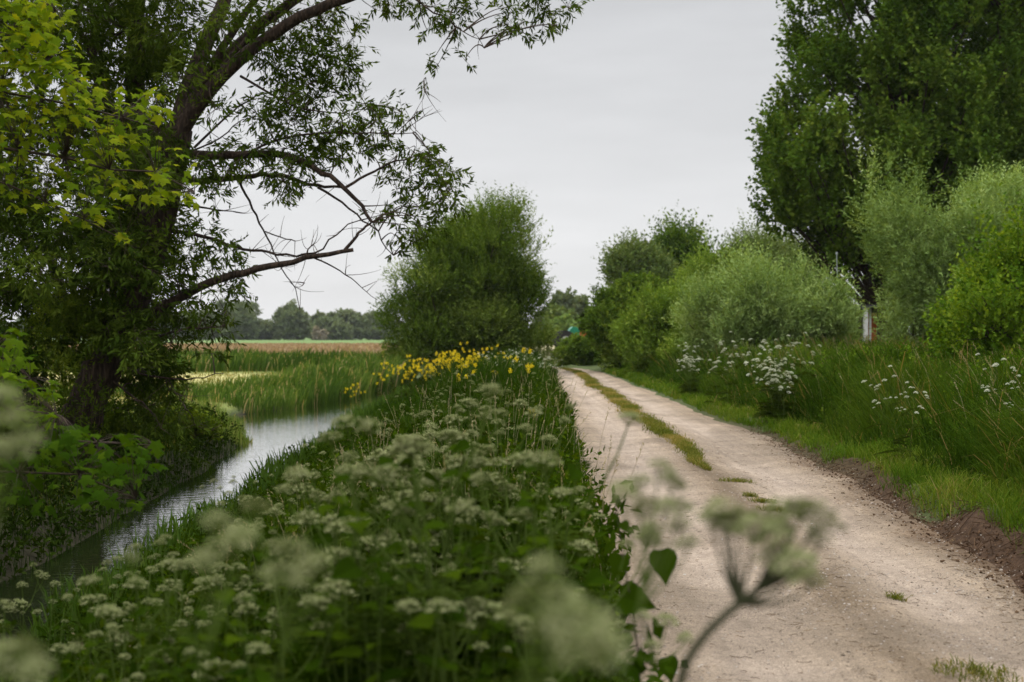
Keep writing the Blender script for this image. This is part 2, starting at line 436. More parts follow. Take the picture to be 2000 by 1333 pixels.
def ground_mat():
    m, N, L, out = mat_new("ground")
    at = N.new("ShaderNodeAttribute"); at.attribute_name = "albedo"
    tcn = N.new("ShaderNodeTexCoord")
    n1 = N.new("ShaderNodeTexNoise"); n1.inputs["Scale"].default_value = 14; n1.inputs["Detail"].default_value = 8; n1.inputs["Roughness"].default_value = .7
    L.new(tcn.outputs["Object"], n1.inputs[0])
    mrn = N.new("ShaderNodeMapRange"); mrn.inputs[1].default_value, mrn.inputs[2].default_value = .3, .7
    mrn.inputs[3].default_value, mrn.inputs[4].default_value = .45, 1.5
    L.new(n1.outputs[0], mrn.inputs[0])
    s = N.new("ShaderNodeVectorMath"); s.operation = 'SCALE'
    L.new(at.outputs["Color"], s.inputs[0]); L.new(mrn.outputs[0], s.inputs["Scale"])
    b = N.new("ShaderNodeBsdfPrincipled"); b.inputs["Roughness"].default_value = .95; b.inputs["Specular IOR Level"].default_value = .1
    L.new(s.outputs[0], b.inputs["Base Color"])
    bp = N.new("ShaderNodeBump"); bp.inputs["Strength"].default_value = .8; bp.inputs["Distance"].default_value = .05
    L.new(n1.outputs[0], bp.inputs["Height"]); L.new(bp.outputs[0], b.inputs["Normal"])
    L.new(b.outputs[0], out.inputs[0])
    return m
M['ground'] = ground_mat()

def path_mat():
    m, N, L, out = mat_new("gravel_path")
    at = N.new("ShaderNodeAttribute"); at.attribute_name = "albedo"
    tcn = N.new("ShaderNodeTexCoord")
    def noise(sc, det=4, ro=.6, st=(1, 1, 1)):
        mpn = N.new("ShaderNodeMapping"); mpn.inputs["Scale"].default_value = st
        L.new(tcn.outputs["Object"], mpn.inputs[0])
        n = N.new("ShaderNodeTexNoise"); n.inputs["Scale"].default_value = sc
        n.inputs["Detail"].default_value = det; n.inputs["Roughness"].default_value = ro
        L.new(mpn.outputs[0], n.inputs[0]); return n
    def rng_(n, a, b, c, d):
        r = N.new("ShaderNodeMapRange"); r.inputs[1].default_value, r.inputs[2].default_value = a, b
        r.inputs[3].default_value, r.inputs[4].default_value = c, d
        L.new(n.outputs[0], r.inputs[0]); return r
    big = rng_(noise(1.6, 5, .6), .3, .7, .74, 1.16)
    mid = rng_(noise(16, 6, .75), .32, .68, .78, 1.16)
    fine = rng_(noise(95, 4, .7), .34, .66, .55, 1.32)
    streak = rng_(noise(1.0, 6, .65, (7, .12, 1)), .32, .68, .80, 1.14)
    a0 = N.new("ShaderNodeMath"); a0.operation = 'MULTIPLY'; L.new(big.outputs[0], a0.inputs[0]); L.new(streak.outputs[0], a0.inputs[1])
    a1 = N.new("ShaderNodeMath"); a1.operation = 'MULTIPLY'; L.new(a0.outputs[0], a1.inputs[0]); L.new(mid.outputs[0], a1.inputs[1])
    a2 = N.new("ShaderNodeMath"); a2.operation = 'MULTIPLY'; L.new(a1.outputs[0], a2.inputs[0]); L.new(fine.outputs[0], a2.inputs[1])
    s = N.new("ShaderNodeVectorMath"); s.operation = 'SCALE'
    L.new(at.outputs["Color"], s.inputs[0]); L.new(a2.outputs[0], s.inputs["Scale"])
    vor = N.new("ShaderNodeTexVoronoi"); vor.inputs["Scale"].default_value = 55
    L.new(tcn.outputs["Object"], vor.inputs[0])
    vr = rng_(vor, .04, .16, 1, 0)
    cut = rng_(noise(7, 3, .6), .5, .62, 0, .55)
    mm = N.new("ShaderNodeMath"); mm.operation = 'MULTIPLY'; L.new(vr.outputs[0], mm.inputs[0]); L.new(cut.outputs[0], mm.inputs[1])
    mc = N.new("ShaderNodeMix"); mc.data_type = 'RGBA'
    L.new(mm.outputs[0], mc.inputs[0]); L.new(s.outputs[0], mc.inputs[6]); mc.inputs[7].default_value = (.085, .062, .045, 1)
    b = N.new("ShaderNodeBsdfPrincipled"); b.inputs["Roughness"].default_value = .95; b.inputs["Specular IOR Level"].default_value = .15
    L.new(mc.outputs[2], b.inputs["Base Color"])
    bp = N.new("ShaderNodeBump"); bp.inputs["Strength"].default_value = .7; bp.inputs["Distance"].default_value = .02
    L.new(a2.outputs[0], bp.inputs["Height"]); L.new(bp.outputs[0], b.inputs["Normal"])
    L.new(b.outputs[0], out.inputs[0])
    return m
M['path'] = path_mat()

def mixc(a, b, t): return a + (np.array(b) - a) * t[..., None]

# path
U = np.linspace(0, 1, 41)
X = np.stack([pl(y) + (pr(y) - pl(y)) * U for y in rows]); Yv = np.repeat(rows[:, None], len(U), 1); Z = ground_z(X, Yv)
uu = np.repeat(U[None], len(rows), 0) + .05 * (vnoise(X * 1.1, Yv * .7, 11) - .5)
col = np.broadcast_to(np.array([.345, .268, .188]), X.shape + (3,)).copy()
rut = np.exp(-((uu - .27) / .13) ** 2) + np.exp(-((uu - .73) / .12) ** 2)
col = mixc(col, [.47, .382, .305], np.clip(rut, 0, 1) * .85)
mid = np.exp(-((uu - .5) / .07) ** 2) * sstep(.35, .6, vnoise(X * 2, Yv * .9, 12) + .1)
col = mixc(col, [.19, .14, .09], np.clip(mid * np.interp(Yv, [0, 14, 20], [1.25, 1.1, .8]), 0, 1) * .8)
edge = sstep(.86, 1.0, uu + .10 * (vnoise(X * 2.2, Yv * 1.6, 13) - .5)) * np.interp(Yv, [0, 8, 16, 24, 30], [1, 1, .9, .5, .15])
col = mixc(col, [.14, .088, .052], np.clip(edge, 0, 1) * .85)
col = mixc(col, [.25, .19, .13], sstep(.07, .0, uu) * .6)
col = mixc(col, [.26, .205, .15], sstep(.56, .78, vnoise(X * 1.7, Yv * .8, 14)) * .6)
path_o = grid_mesh("path", X, Yv, Z, M['path'], col)

# ground left of the path: verge, ditch bed, meadow
fr = np.concatenate([np.linspace(0, 1, 30)])
off = np.concatenate([np.array([.12, .25, .4, .6, .8, 1.0, 1.3, 1.7, 2.2]), np.arange(3, 32, .8), np.geomspace(33, 900, 24)])
def left_cols(y):
    a, b, c = dl(y), dr(y), pl(y)
    return np.concatenate([(a - off)[::-1], a + (b - a) * np.linspace(0, 1, 9)[:-1], b + (c - b) * fr])
X = np.stack([left_cols(y) for y in rows]); Yv = np.repeat(rows[:, None], X.shape[1], 1); Z = ground_z(X, Yv)
col = np.broadcast_to(np.array([.075, .095, .035]), X.shape + (3,)).copy()
mead = X < dl(Yv) - .3
col[mead] = (.17, .20, .055)
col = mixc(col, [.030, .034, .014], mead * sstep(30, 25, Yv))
nn = vnoise(X * .35, Yv * .35, 21)
col = mixc(col, [.52, .46, .20], mead * sstep(51, 53, Yv + 2 * nn) * sstep(66, 64, Yv + 2 * nn) * sstep(-8.6, -9.8, X) * (.55 + .45 * sstep(.3, .6, nn)))
col = mixc(col, [.45, .41, .17], mead * sstep(29, 31, Yv + 2 * nn) * sstep(40, 38, Yv) * sstep(1.2, 2.4, dl(Yv) - X) * (.6 + .4 * sstep(.35, .6, nn)))
col = mixc(col, [.31, .225, .14], mead * sstep(76, 80, Yv) * sstep(262, 250, Yv))
col = mixc(col, [.13, .20, .065], mead * sstep(250, 262, Yv))
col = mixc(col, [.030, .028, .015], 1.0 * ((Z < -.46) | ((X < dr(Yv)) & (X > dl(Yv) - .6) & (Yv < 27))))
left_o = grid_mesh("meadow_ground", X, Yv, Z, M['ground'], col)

# ground right of the path
offr = np.concatenate([np.array([0, .03, .07, .12, .17, .22, .27, .32, .37, .43, .5, .6, .75, .95, 1.2, 1.5, 1.9, 2.4, 3, 3.7, 4.5, 5.5, 7, 9, 12, 16, 20]), np.geomspace(26, 900, 22)])
X = np.stack([pr(y) + offr for y in rows]); Yv = np.repeat(rows[:, None], X.shape[1], 1); Z = ground_z(X, Yv)
rr = X - pr(Yv)
Z = Z + (vnoise(X * 7, Yv * 7, 31) - .5) * .10 * sstep(.05, .2, rr) * sstep(.65, .4, rr)
col = np.broadcast_to(np.array([.065, .085, .030]), X.shape + (3,)).copy()
raw = sstep(.36, .20, rr + .55 * (vnoise(X * .9, Yv * .9, 32) - .5)) * np.interp(Yv, [0, 8, 14, 22, 30, 40], [1, 1, .95, .6, .2, 0])
col = mixc(col, [.062, .036, .022], raw)
col = mixc(col, [.16, .14, .065], sstep(72, 80, Yv) * .8)
pale = sstep(80, 84, Yv) * sstep(150, 130, Yv) * np.maximum(sstep(.45, .6, vnoise(X * .12, Yv * .12, 33)), sstep(.3, .5, vnoise(X * .1, Yv * .35, 34)) * sstep(16, 10, X))
col = mixc(col, [.50, .44, .27], pale)
right_o = grid_mesh("bank_ground", X, Yv, Z, M['ground'], col)

# water in the ditch
def water_mat():
    m, N, L, out = mat_new("ditch_water")
    b = N.new("ShaderNodeBsdfPrincipled")
    b.inputs["Base Color"].default_value = (.014, .017, .008, 1)
    b.inputs["Roughness"].default_value = .03; b.inputs["IOR"].default_value = 1.75
    b.inputs["Specular IOR Level"].default_value = .9
    b.inputs["Coat Weight"].default_value = 1.0; b.inputs["Coat IOR"].default_value = 1.8; b.inputs["Coat Roughness"].default_value = .02
    tcn = N.new("ShaderNodeTexCoord"); mpn = N.new("ShaderNodeMapping"); mpn.inputs["Scale"].default_value = (1.0, 2.2, 1)
    L.new(tcn.outputs["Object"], mpn.inputs[0])
    n1 = N.new("ShaderNodeTexNoise"); n1.inputs["Scale"].default_value = 5; n1.inputs["Detail"].default_value = 3
    L.new(mpn.outputs[0], n1.inputs[0])
    bp = N.new("ShaderNodeBump"); bp.inputs["Strength"].default_value = .16; bp.inputs["Distance"].default_value = .03
    L.new(n1.outputs[0], bp.inputs["Height"]); L.new(bp.outputs[0], b.inputs["Normal"]); L.new(bp.outputs[0], b.inputs["Coat Normal"])
    L.new(b.outputs[0], out.inputs[0])
    return m
wy = np.concatenate([np.arange(-30, 30, .5), np.arange(30, 71.6, .5)])
X = np.stack([np.linspace(dl(y) - .06, dr(y) + .06, 10) for y in wy]); Yv = np.repeat(wy[:, None], 10, 1)
water_o = grid_mesh("water", X, Yv, np.full(X.shape, WATER + .012), water_mat())

# ------------------------------------------------------------------ trees and bushes
def stems_to(g, rng, base, ends, r0, r1, sides=5, bow=.15, k=7):
    n = len(ends)
    t = np.linspace(0, 1, k)[None, :, None]
    b = np.broadcast_to(base, ends.shape)[:, None, :]; e_ = ends[:, None, :]
    mid = (b + e_) / 2 + rng.normal(0, 1, (n, 1, 3)) * bow * np.linalg.norm(ends - base, axis=1)[:, None, None] * .5
    mid[:, :, 2] += .12 * np.linalg.norm(ends - base, axis=1)[:, None]
    path = (1 - t) ** 2 * b + 2 * t * (1 - t) * mid + t ** 2 * e_
    rad = r0 + (r1 - r0) * np.linspace(0, 1, k)[None]
    tubes(g, path, np.broadcast_to(rad, (n, k)), sides)

def bush(name, label, cat, cx, cy_, w, d, h, mat, n_shoots, L, W, seed, z0=None, ln=.5, nl=12, up=.7, n_cl=46, group=None,
         base=.12, shape=None, wind=(0, 0, 0), cr=.17, spiky=.0, stems_name="trunk", nstem=9, twiggy=True, hang=0., dens=2.4, lobes=5):
    """a shrub or bushy tree: stems fanning from the root and a crown of leafy shoots in uneven clumps"""
    rng = np.random.default_rng(seed); n_cl = int(n_cl * .68); cr = cr * 1.18
    if z0 is None: z0 = float(ground_z(cx, cy_)) - .05
    root = thing(name, label, cat, (cx, cy_, z0), group=group)
    # clumps inside a rough dome
    th = rng.uniform(0, 2 * np.pi, n_cl * 2); zz = rng.uniform(0, 1, n_cl * 2)
    if shape is None:
        rad = np.where(zz < .35, .80 + .20 * zz / .35, np.sqrt(np.clip(1 - ((zz - .35) / .72) ** 2, 0, 1)))
    else:
        rad = np.interp(zz, *shape)
    rad = rad * np.where(np.arange(n_cl * 2) < n_cl * 1.6, rng.uniform(.72, 1.0, n_cl * 2), rng.uniform(.1, .7, n_cl * 2))
    Rc = (cr * min(w, h)) * rng.uniform(.45, 1.45, n_cl * 2)
    sx = np.maximum(w / 2 - Rc * .8, .1); sy = np.maximum(d / 2 - Rc * .8, .1)
    q = rng.integers(0, lobes, n_cl * 2); fl = rng.uniform(.52, .74, lobes); hl = rng.uniform(.70, .98, lobes); hl[0] = 1.02; fl[0] = .74
    if lobes < 4: fl[:] = (.86, .74, .76)[:lobes]; hl[:] = (1.0, .90, .84)[:lobes]
    al = np.arange(lobes) * 2 * np.pi / lobes + rng.uniform(0, 6); ox = np.cos(al) * (1 - fl) * w / 2; oy = np.sin(al) * (1 - fl) * d / 2
    ox[0] *= .3; oy[0] *= .3
    C = np.stack([ox[q] + np.cos(th) * rad * sx * fl[q] * 1.06, oy[q] + np.sin(th) * rad * sy * fl[q] * 1.06, hl[q] * h * (base + (1 - base) * zz) - Rc * .7 * zz], 1)
    k = rng.choice(len(C), max(3, int(len(C) * .4)), replace=False)
    X2 = C[k] * rng.uniform(1.04, 1.20, (len(k), 1)) + np.array([0, 0, .10 * h]) * rng.random((len(k), 1)); X2[:, 2] = np.minimum(X2[:, 2], h * 1.06)
    C = np.concatenate([C, X2]); Rc = np.concatenate([Rc, Rc[k] * .42])
    ct = rng.uniform(.15, .75, len(C))
    g = Geo()
    stems_to(g, rng, np.array([0, 0, 0.]), C[rng.choice(len(C), nstem, replace=False)] , .035 * h / 4 + .02, .012)
    gt = g; g = Geo()
    n_shoots = int(n_shoots * dens); W = W * 1.3
    idx, p0, sdir = clump_shoots(rng, C, Rc, n_shoots, up, wind, .45, .9, .42)
    p0[:, 2] = np.maximum(p0[:, 2], .05)
    lens = ln * rng.uniform(.5, 1.3, n_shoots) * (1 + spiky * sstep(.6, 1.0, p0[:, 2] / h) * rng.random(n_shoots) * 2)
    tint = np.clip(ct[idx] + rng.normal(0, .14, n_shoots), 0, 1)
    shoot_leaves(g, rng, p0, sdir, lens, nl, L, W, tint, hang=hang)
    if twiggy:
        k = min(n_shoots, 500)
        t = np.linspace(0, 1, 3)[None, :, None]
        a = C[idx[:k]][:, None, :]; b = (p0 + sdir * lens[:, None] * .8)[:k][:, None, :]
        tubes(gt, a + (b - a) * t, np.broadcast_to(np.array([[.012, .008, .003]]), (k, 3)), 3)
    gt.build(stems_name, M['bark'], root, True)  # several fanning stems and thin twigs in one mesh, not a single trunk
    g.build("crown", mat, root)
    return root

# --- the willow bush beside the ditch at the end of the path
bush("willow_tree", "rounded green willow standing alone between the ditch and the end of the path", "willow", -1.6, 62, 7.4, 6.6, 7.2, M['treewillow'], 6400, .15, .038, 11, dens=2.9, lobes=3,
     z0=-.15, ln=.85, nl=13, up=1.0, n_cl=58, base=.02, spiky=.35, cr=.135,
     shape=([0, .12, .3, .55, .75, .9, 1], [.90, .98, 1.0, .96, .84, .62, .40]), stems_name="trunk")

# --- hedge and bushes on the right, far to near
bush("clipped_hedge", "low dense rounded hedge closing the far end of the path", "hedge", 3.65, 71.6, 3.3, 2.6, 1.55, M['hedge'], 3200, .11, .06, 12, ln=.25, nl=9, n_cl=40, cr=.20, nstem=12, z0=-.02, base=.02)
bush("hawthorn_bush", "dark dense bush leaning over the right side of the far path, nearest the hedge", "bush", 5.2, 62.5, 3.6, 4.2, 3.9, M['hedge'], 4200, .13, .06, 13, ln=.45, nl=11, up=.5, n_cl=44, base=.12,
     shape=([0, .2, .5, .8, 1], [.62, .82, 1, .8, .35]))
bush("willow_bush", "middle-sized pale willow bush between the dark bush and the big round willow bush", "bush", 5.9, 53.5, 4.0, 3.6, 3.0, M['bushwillow'], 3600, .15, .036, 14, ln=.6, nl=13, up=1.0, n_cl=40, base=.05, spiky=.3)
bush("willow_bush", "big round grey-green willow bush right of the path's middle, behind tall grass", "bush", 8.45, 46, 6.0, 5.0, 2.95, M['silver'], 7600, .13, .026, 15, ln=.65, nl=13, up=1.0, n_cl=105, base=.03, cr=.15, spiky=.6, shape=([0, .3, .65, .88, 1], [.92, 1, .96, .80, .55]))
bush("willow_bush", "small upright willow bush at the left foot of the big round willow bush", "bush", 6.6, 48.4, 2.6, 2.6, 2.5, M['bushwillow'], 1900, .15, .034, 16, ln=.55, nl=13, up=1.2, n_cl=26, base=.03)
bush("willow_bush", "large silvery willow bush in front of the tall dark trees at the right edge", "bush", 14.2, 39, 9.3, 6.0, 5.2, M['silver'], 11000, .125, .026, 17, ln=.65, nl=13, up=.9, n_cl=88, base=.03, cr=.12, spiky=.3,
     shape=([0, .28, .42, .65, .88, 1], [.70, .78, .97, 1, .86, .62]))
bush("hazel_bush", "fresh bright-green broad-leaved bush at the right edge, nearest of the right bushes", "bush", 9.7, 26.0, 4.9, 3.6, 2.75, M['hazel'], 2600, .085, .045, 18, dens=2.0, ln=.55, nl=11, up=.9, n_cl=50, base=.12, spiky=.8,
     shape=([0, .2, .5, .75, 1], [.70, .92, 1, .85, .45]), nstem=16)
bush("hazel_bush", "dark shaded leafy bush low behind the bright-green bush", "bush", 11.4, 30.5, 4.6, 3.4, 3.2, M['hedge'], 2600, .11, .06, 19, ln=.5, nl=10, n_cl=40, base=.05)
# --- trees behind them
bush("tree", "grey-green rounded tree rising behind the dark bush, leftmost of the trees on the right", "tree", 8.1, 88, 6.2, 6, 6.2, M['grey'], 4200, .22, .08, 21, z0=.4, ln=.8, nl=11, n_cl=52, base=.1, cr=.14, spiky=.4, stems_name="trunk")
bush("tree", "dark windblown tree with spiky top behind the willow bushes", "tree", 11.0, 92, 4.6, 4.5, 6.9, M['poplar'], 3000, .24, .10, 22, z0=.4, ln=1.1, nl=12, n_cl=40, base=.15, cr=.17, spiky=.8, wind=(-.5, 0, .3), stems_name="trunk",
     shape=([0, .4, .7, 1], [.9, 1, .8, .3]))
bush("tree", "soft pale willow tree right of the dark spiky-topped tree", "tree", 11.8, 82, 5.2, 5, 5.6, M['bushwillow'], 3600, .20, .055, 23, z0=.4, ln=.9, nl=13, n_cl=46, base=.08, cr=.15, spiky=.6, stems_name="trunk")
bush("tree", "airy pale-green willow with separate feathery tops left of the tall dark trees", "tree", 14.4, 84, 5.6, 5, 7.2, M['grey'], 3000, .20, .055, 24, z0=.4, ln=1.1, nl=13, n_cl=40, base=.1, cr=.13, spiky=.6, up=1.2, stems_name="trunk",
     shape=([0, .4, .7, .9, 1], [1, 1, .85, .8, .7]))
bush("tree", "thin see-through willow half hidden by the tall dark trees", "tree", 17.6, 86, 4.4, 4.5, 7.0, M['grey'], 1500, .20, .06, 25, z0=.4, ln=1.1, nl=12, n_cl=30, base=.1, cr=.15, spiky=.6, up=1.2, stems_name="trunk")
bush("hawthorn_bush", "yellow-green bush squeezed between the willow bushes and the trees behind", "bush", 10.2, 66, 5.0, 4, 4.0, M['hazel'], 2600, .15, .07, 26, z0=.5, ln=.5, nl=10, n_cl=40, base=.05)

def tall_tree(label, cx, cy_, prof, H, seed, n_cl, n_sh, lean=0.0):
    rng = np.random.default_rng(seed)
    z0 = .5
    root = thing("poplar_tree", label, "tree", (cx, cy_, z0))
    zz = rng.uniform(prof[0][0], prof[0][-1], n_cl)
    zz[:n_cl // 4] = rng.uniform(prof[0][0], 8.5, n_cl // 4)
    rmax = np.interp(zz, *prof)
    th = rng.uniform(0, 2 * np.pi, n_cl)
    f = np.where(rng.random(n_cl) < .70, rng.uniform(.68, 1.10, n_cl), rng.uniform(.1, .68, n_cl))
    Rc = rng.uniform(.4, 1.15, n_cl)
    rad = np.maximum(rmax * f - Rc * .6, .1)
    C = np.stack([np.cos(th) * rad, np.sin(th) * rad, zz], 1)
    g = Geo()
    tz = np.linspace(0, H * .85, 12)
    tp = np.stack([.25 * np.sin(tz * .35 + seed), .25 * np.cos(tz * .3 + seed), tz], 1)
    tubes(g, tp, np.linspace(.38, .06, 12), 9)
    g.build("trunk", M['bark'], root, True)
    g = Geo()
    k = 8; t = np.linspace(0, 1, k)[None, :, None]
    zb = np.clip(C[:, 2] - rad * rng.uniform(.8, 1.5, n_cl), 1.2, H * .8)
    B = np.stack([np.interp(zb, tz, tp[:, 0]), np.interp(zb, tz, tp[:, 1]), zb], 1)[:, None]
    E = C[:, None]; mid = B * .4 + E * .6; mid[:, :, 2] -= .10 * rad[:, None]
    path = (1 - t) ** 2 * B + 2 * t * (1 - t) * mid + t ** 2 * E
    tubes(g, path, (.05 + .012 * rad)[:, None] * np.linspace(1, .2, k)[None], 5)
    g.build("branches", M['bark'], root, True)
    g = Geo()
    idx, p0, sdir = clump_shoots(rng, C, Rc * .85, n_sh, 1.3, (-.25, 0, 0), .15, 1.75)
    ct = rng.uniform(.2, .7, n_cl)
    shoot_leaves(g, rng, p0, sdir, .75 * rng.uniform(.4, 1.4, n_sh), 9, .18, .13, np.clip(ct[idx] + rng.normal(0, .13, n_sh), 0, 1), spread=1.0, hang=.1)
    g.build("crown", M['poplar'], root)
    return root
prof1 = ([3.9, 5, 6.5, 8.3, 9.3, 11, 13, 15, 18, 20.5, 22], [3.0, 4.5, 4.9, 5.4, 4.5, 4.2, 3.8, 3.5, 3.0, 2.0, .6])
tall_tree("tall dark poplar with dense crown, the left one of the two at the right edge", 14.9, 55, prof1, 23, 31, 300, 27000)
prof2 = ([4.2, 6, 8, 11, 14, 17, 20, 23, 25], [2.2, 4.6, 5.4, 5.8, 5.6, 4.8, 3.8, 2.0, .5])
tall_tree("tall dark poplar cut off by the right edge of the picture", 20.6, 58, prof2, 26, 32, 310, 27000)

# --- far trees beyond the fields
far = [  # px centre, width px, top py, distance, label
    (285, 110, 606, 500, "distant tree seen through the low boughs of the big willow"),
    (388, 80, 612, 500, "distant dark tree just left of the mushroom-topped tree on the horizon"),
    (468, 76, 588, 520, "distant tree with dark flat mushroom-shaped top above the brown field"),
    (470, 60, 606, 495, "distant paler tree just in front of the mushroom-topped tree"),
    (525, 54, 632, 505, "distant low bushy tree between the two tallest trees on the horizon"),
    (580, 82, 597, 500, "distant broad round tree, the tallest crown above the brown field"),
    (627, 44, 622, 520, "distant small pale tree just right of the broad round tree"),
    (686, 80, 608, 500, "distant round tree just left of the willow by the path"),
    (648, 60, 626, 490, "distant low tree between the pale tree and the round one beside the willow"),
    (742, 60, 616, 505, "distant tree half hidden by the left edge of the willow by the path"),
    (200, 110, 612, 510, "distant tree almost hidden behind the big willow's trunk"),
    (90, 120, 615, 505, "distant tree hidden behind the maple leaves at the left edge"),
]
for i, (px, wpx, top, Yd, lab) in enumerate(far):
    x = (px - 1000) / FPX * Yd; w = wpx / FPX * Yd * 1.2; h = CAMZ + (HZ - top) / FPX * Yd + .3
    bush("distant_tree", lab, "tree", x, Yd, w, w * .9, h, M['far'], 700, .95, .5, 100 + i, z0=-.2, ln=1.6, nl=8, n_cl=30, base=.10, cr=.16, group="trees beyond the brown field", up=.5, stems_name="trunk", nstem=5, twiggy=False,
         shape=([0, .3, .62, .85, 1], [.35, .55, 1, .85, .4]) if i == 2 else ([0, .15, .45, .75, 1], [.75, .9, 1, .8, .35]))
bush("blossoming_tree", "distant pale pinkish blossoming tree at the foot of the far trees", "tree", (626 - 1000) / FPX * 480, 480, 4.5, 4, 4.2, M['blossom'], 300, .7, .5, 120, z0=-.2, ln=.8, nl=7, n_cl=16, stems_name="trunk", nstem=4, twiggy=False)
rng = np.random.default_rng(50)
g = Geo()
n = 7500
hx = rng.uniform(-185, -38, n); hy = 515 + rng.normal(0, 2.5, n)
hh = (4.6 + 3.2 * vnoise(hx * .12, hx * 0, 51) ** 1.5) * rng.uniform(.05, 1, n) ** .6
shoot_leaves(g, rng, np.stack([hx, hy, hh - .2], 1), unit(rng.normal(size=(n, 3)) + np.array([0, -.3, .8])), 1.0, 5, 1.0, .6, np.clip(.45 + .35 * (vnoise(hx * .15, hy * .2, 52) - .5), 0, 1))
hg = g.build("field_hedge", M['far'])
tag(hg, "long low hedge along the far side of the brown field", "hedge")
# beyond the end of the path
for i, (px, wpx, top, Yd, mat, sh, lab) in enumerate([
    (1098, 46, 588, 230, 'far', .5, "light-green feathery tree on the skyline above the end of the path"),
    (1130, 56, 586, 235, 'far', .4, "broader light-green tree right of the feathery one above the end of the path"),
    (1098, 66, 618, 190, 'grey', .3, "dark rounded bush below the trees above the end of the path"),
    (1066, 40, 622, 300, 'far', .3, "small bluish distant tree just right of the willow by the path"),
    (1072, 40, 640, 150, 'grey', .3, "low grey-green shrub beyond the path, beside the willow's right edge"),
    (1100, 44, 637, 145, 'silver', .3, "low pale shrub beyond the path, behind the small tractor"),
    (1142, 20, 622, 100, 'dark', .3, "small dark compact tree standing just behind the low hedge")]):
    x = (px - 1000) / FPX * Yd; w = wpx / FPX * Yd; h = CAMZ + (HZ - top) / FPX * Yd - .3
    bush("distant_tree" if i in (0, 1, 2, 3, 6) else "shrub", lab, "tree" if i in (0, 1, 2, 3, 6) else "shrub", x, Yd, w, w * .9, h, M[mat], 900, .0032 * Yd if i < 6 else .2, .0018 * Yd if i < 6 else .12, 140 + i,
         z0=.3, ln=.25 * w, nl=8, n_cl=26, spiky=sh, stems_name="trunk", nstem=5, twiggy=False)

# ------------------------------------------------------------------ the big willow on the left
YW = 20.0
rng = np.random.default_rng(61)
wroot = thing("willow_tree", "big leaning old willow on the left ditch bank with bare drooping boughs", "willow", (0, 0, 0))
wroot.location = tuple(P(140, 905, YW)); W0 = np.array(wroot.location)
def limb(pts, r0, r1, n=14, sides=7, wob=.03):
    A = np.array([np.append(P(p[0], p[1], YW + (p[2] if len(p) > 2 else 0)), 0) for p in pts])[:, :3]
    S = smooth_path(A, n)
    S = S + rng.normal(0, wob, S.shape) * np.linspace(.2, 1, n)[:, None] * .6
    return S - W0, np.linspace(r0, r1, n)
LIMBS = []
def add_limb(pts, r0, r1, n=14, sides=7, name="limb", wob=.03):
    S, rr_ = limb(pts, r0, r1, n, sides, wob)
    if name == "trunk": rr_ = rr_ * (1 + .35 * np.exp(-np.arange(n) / 1.6)) * (1 + .08 * np.sin(np.arange(n) * 1.7))
    g = Geo(); tubes(g, S, rr_, sides)
    g.build(name, M['bark'], wroot, True)
    LIMBS.append((S, rr_))
add_limb([(118, 960), (140, 880), (170, 780), (215, 690), (255, 600), (288, 510), (312, 420), (335, 320), (350, 250)], .30, .205, 26, 14, "trunk", .01)
add_limb([(342, 280, 0), (385, 205, -.2), (440, 142, -.3), (495, 95, -.4), (548, 58, -.5), (602, 28, -.6), (660, 2, -.7), (760, -30, -.8), (900, -70, -.9), (1040, -95, -1)], .115, .03, 26, 9)
add_limb([(346, 262, .1), (400, 150, .1), (455, 60, .2), (520, -25, .2), (600, -140, .3)], .075, .03, 16, 7)
add_limb([(352, 240, .0), (420, 160, -.1), (485, 70, -.1), (560, 5, -.1), (640, -60, -.1)], .07, .03, 16, 7)
add_limb([(350, 250, .1), (400, 165, .2), (460, 95, .3), (530, 35, .4), (590, -10, .5), (680, -90, .6), (740, -220, .8)], .12, .03, 20, 8)
add_limb([(340, 280, .2), (372, 160, .5), (405, 80, .8), (440, 10, 1), (460, -120, 1.2), (490, -300, 1.4)], .15, .05, 20, 9)
add_limb([(285, 520, .4), (268, 400, .8), (262, 250, 1.0), (266, 100, 1.2), (270, -60, 1.3), (255, -330, 1.5)], .22, .05, 22, 9)
add_limb([(262, 300, 1.0), (200, 180, 1.2), (175, 90, 1.3), (200, 20, 1.4), (225, -60, 1.5)], .10, .03, 14)
add_limb([(180, 110, 1.3), (145, 40, 1.3), (178, -20, 1.4)], .05, .02, 10)
add_limb([(205, 190, 1.2), (190, 75, .9), (245, 60, .7)], .04, .015, 10)
add_limb([(230, 660, .2), (150, 612, .6), (80, 590, .9), (0, 553, 1.2), (-120, 500, 1.5), (-250, 380, 2)], .17, .05, 18, 8)
add_limb([(130, 600, .8), (90, 480, 1.2), (60, 380, 1.5), (20, 250, 1.7), (-40, 80, 1.9)], .08, .02, 16)
# boughs reaching right
add_limb([(330, 300, 0), (375, 303, -.1), (430, 305, -.2), (510, 299, -.35), (560, 304, -.45), (600, 320, -.5), (645, 345, -.6), (680, 370, -.65), (705, 402, -.7), (726, 438, -.75)], .075, .022, 24)
add_limb([(676, 366, -.6), (712, 345, -.5), (750, 325, -.4), (792, 310, -.3), (832, 306, -.2)], .022, .008, 12, 5)
add_limb([(330, 345, .1), (385, 355, .1), (440, 350, .2), (482, 343, .3), (560, 342, .4), (592, 356, .4), (622, 366, .4), (672, 366, .4)], .055, .018, 20)
add_limb([(620, 365, .4), (660, 390, .4), (692, 416, .3), (722, 440, .2), (752, 470, .1), (768, 500, .1)], .020, .007, 12, 5)
add_limb([(215, 680, .0), (300, 612, -.3), (365, 573, -.5), (420, 546, -.6), (480, 530, -.7), (540, 520, -.8), (600, 505, -.9), (650, 495, -.95), (690, 493, -1)], .085, .026, 24, 8)
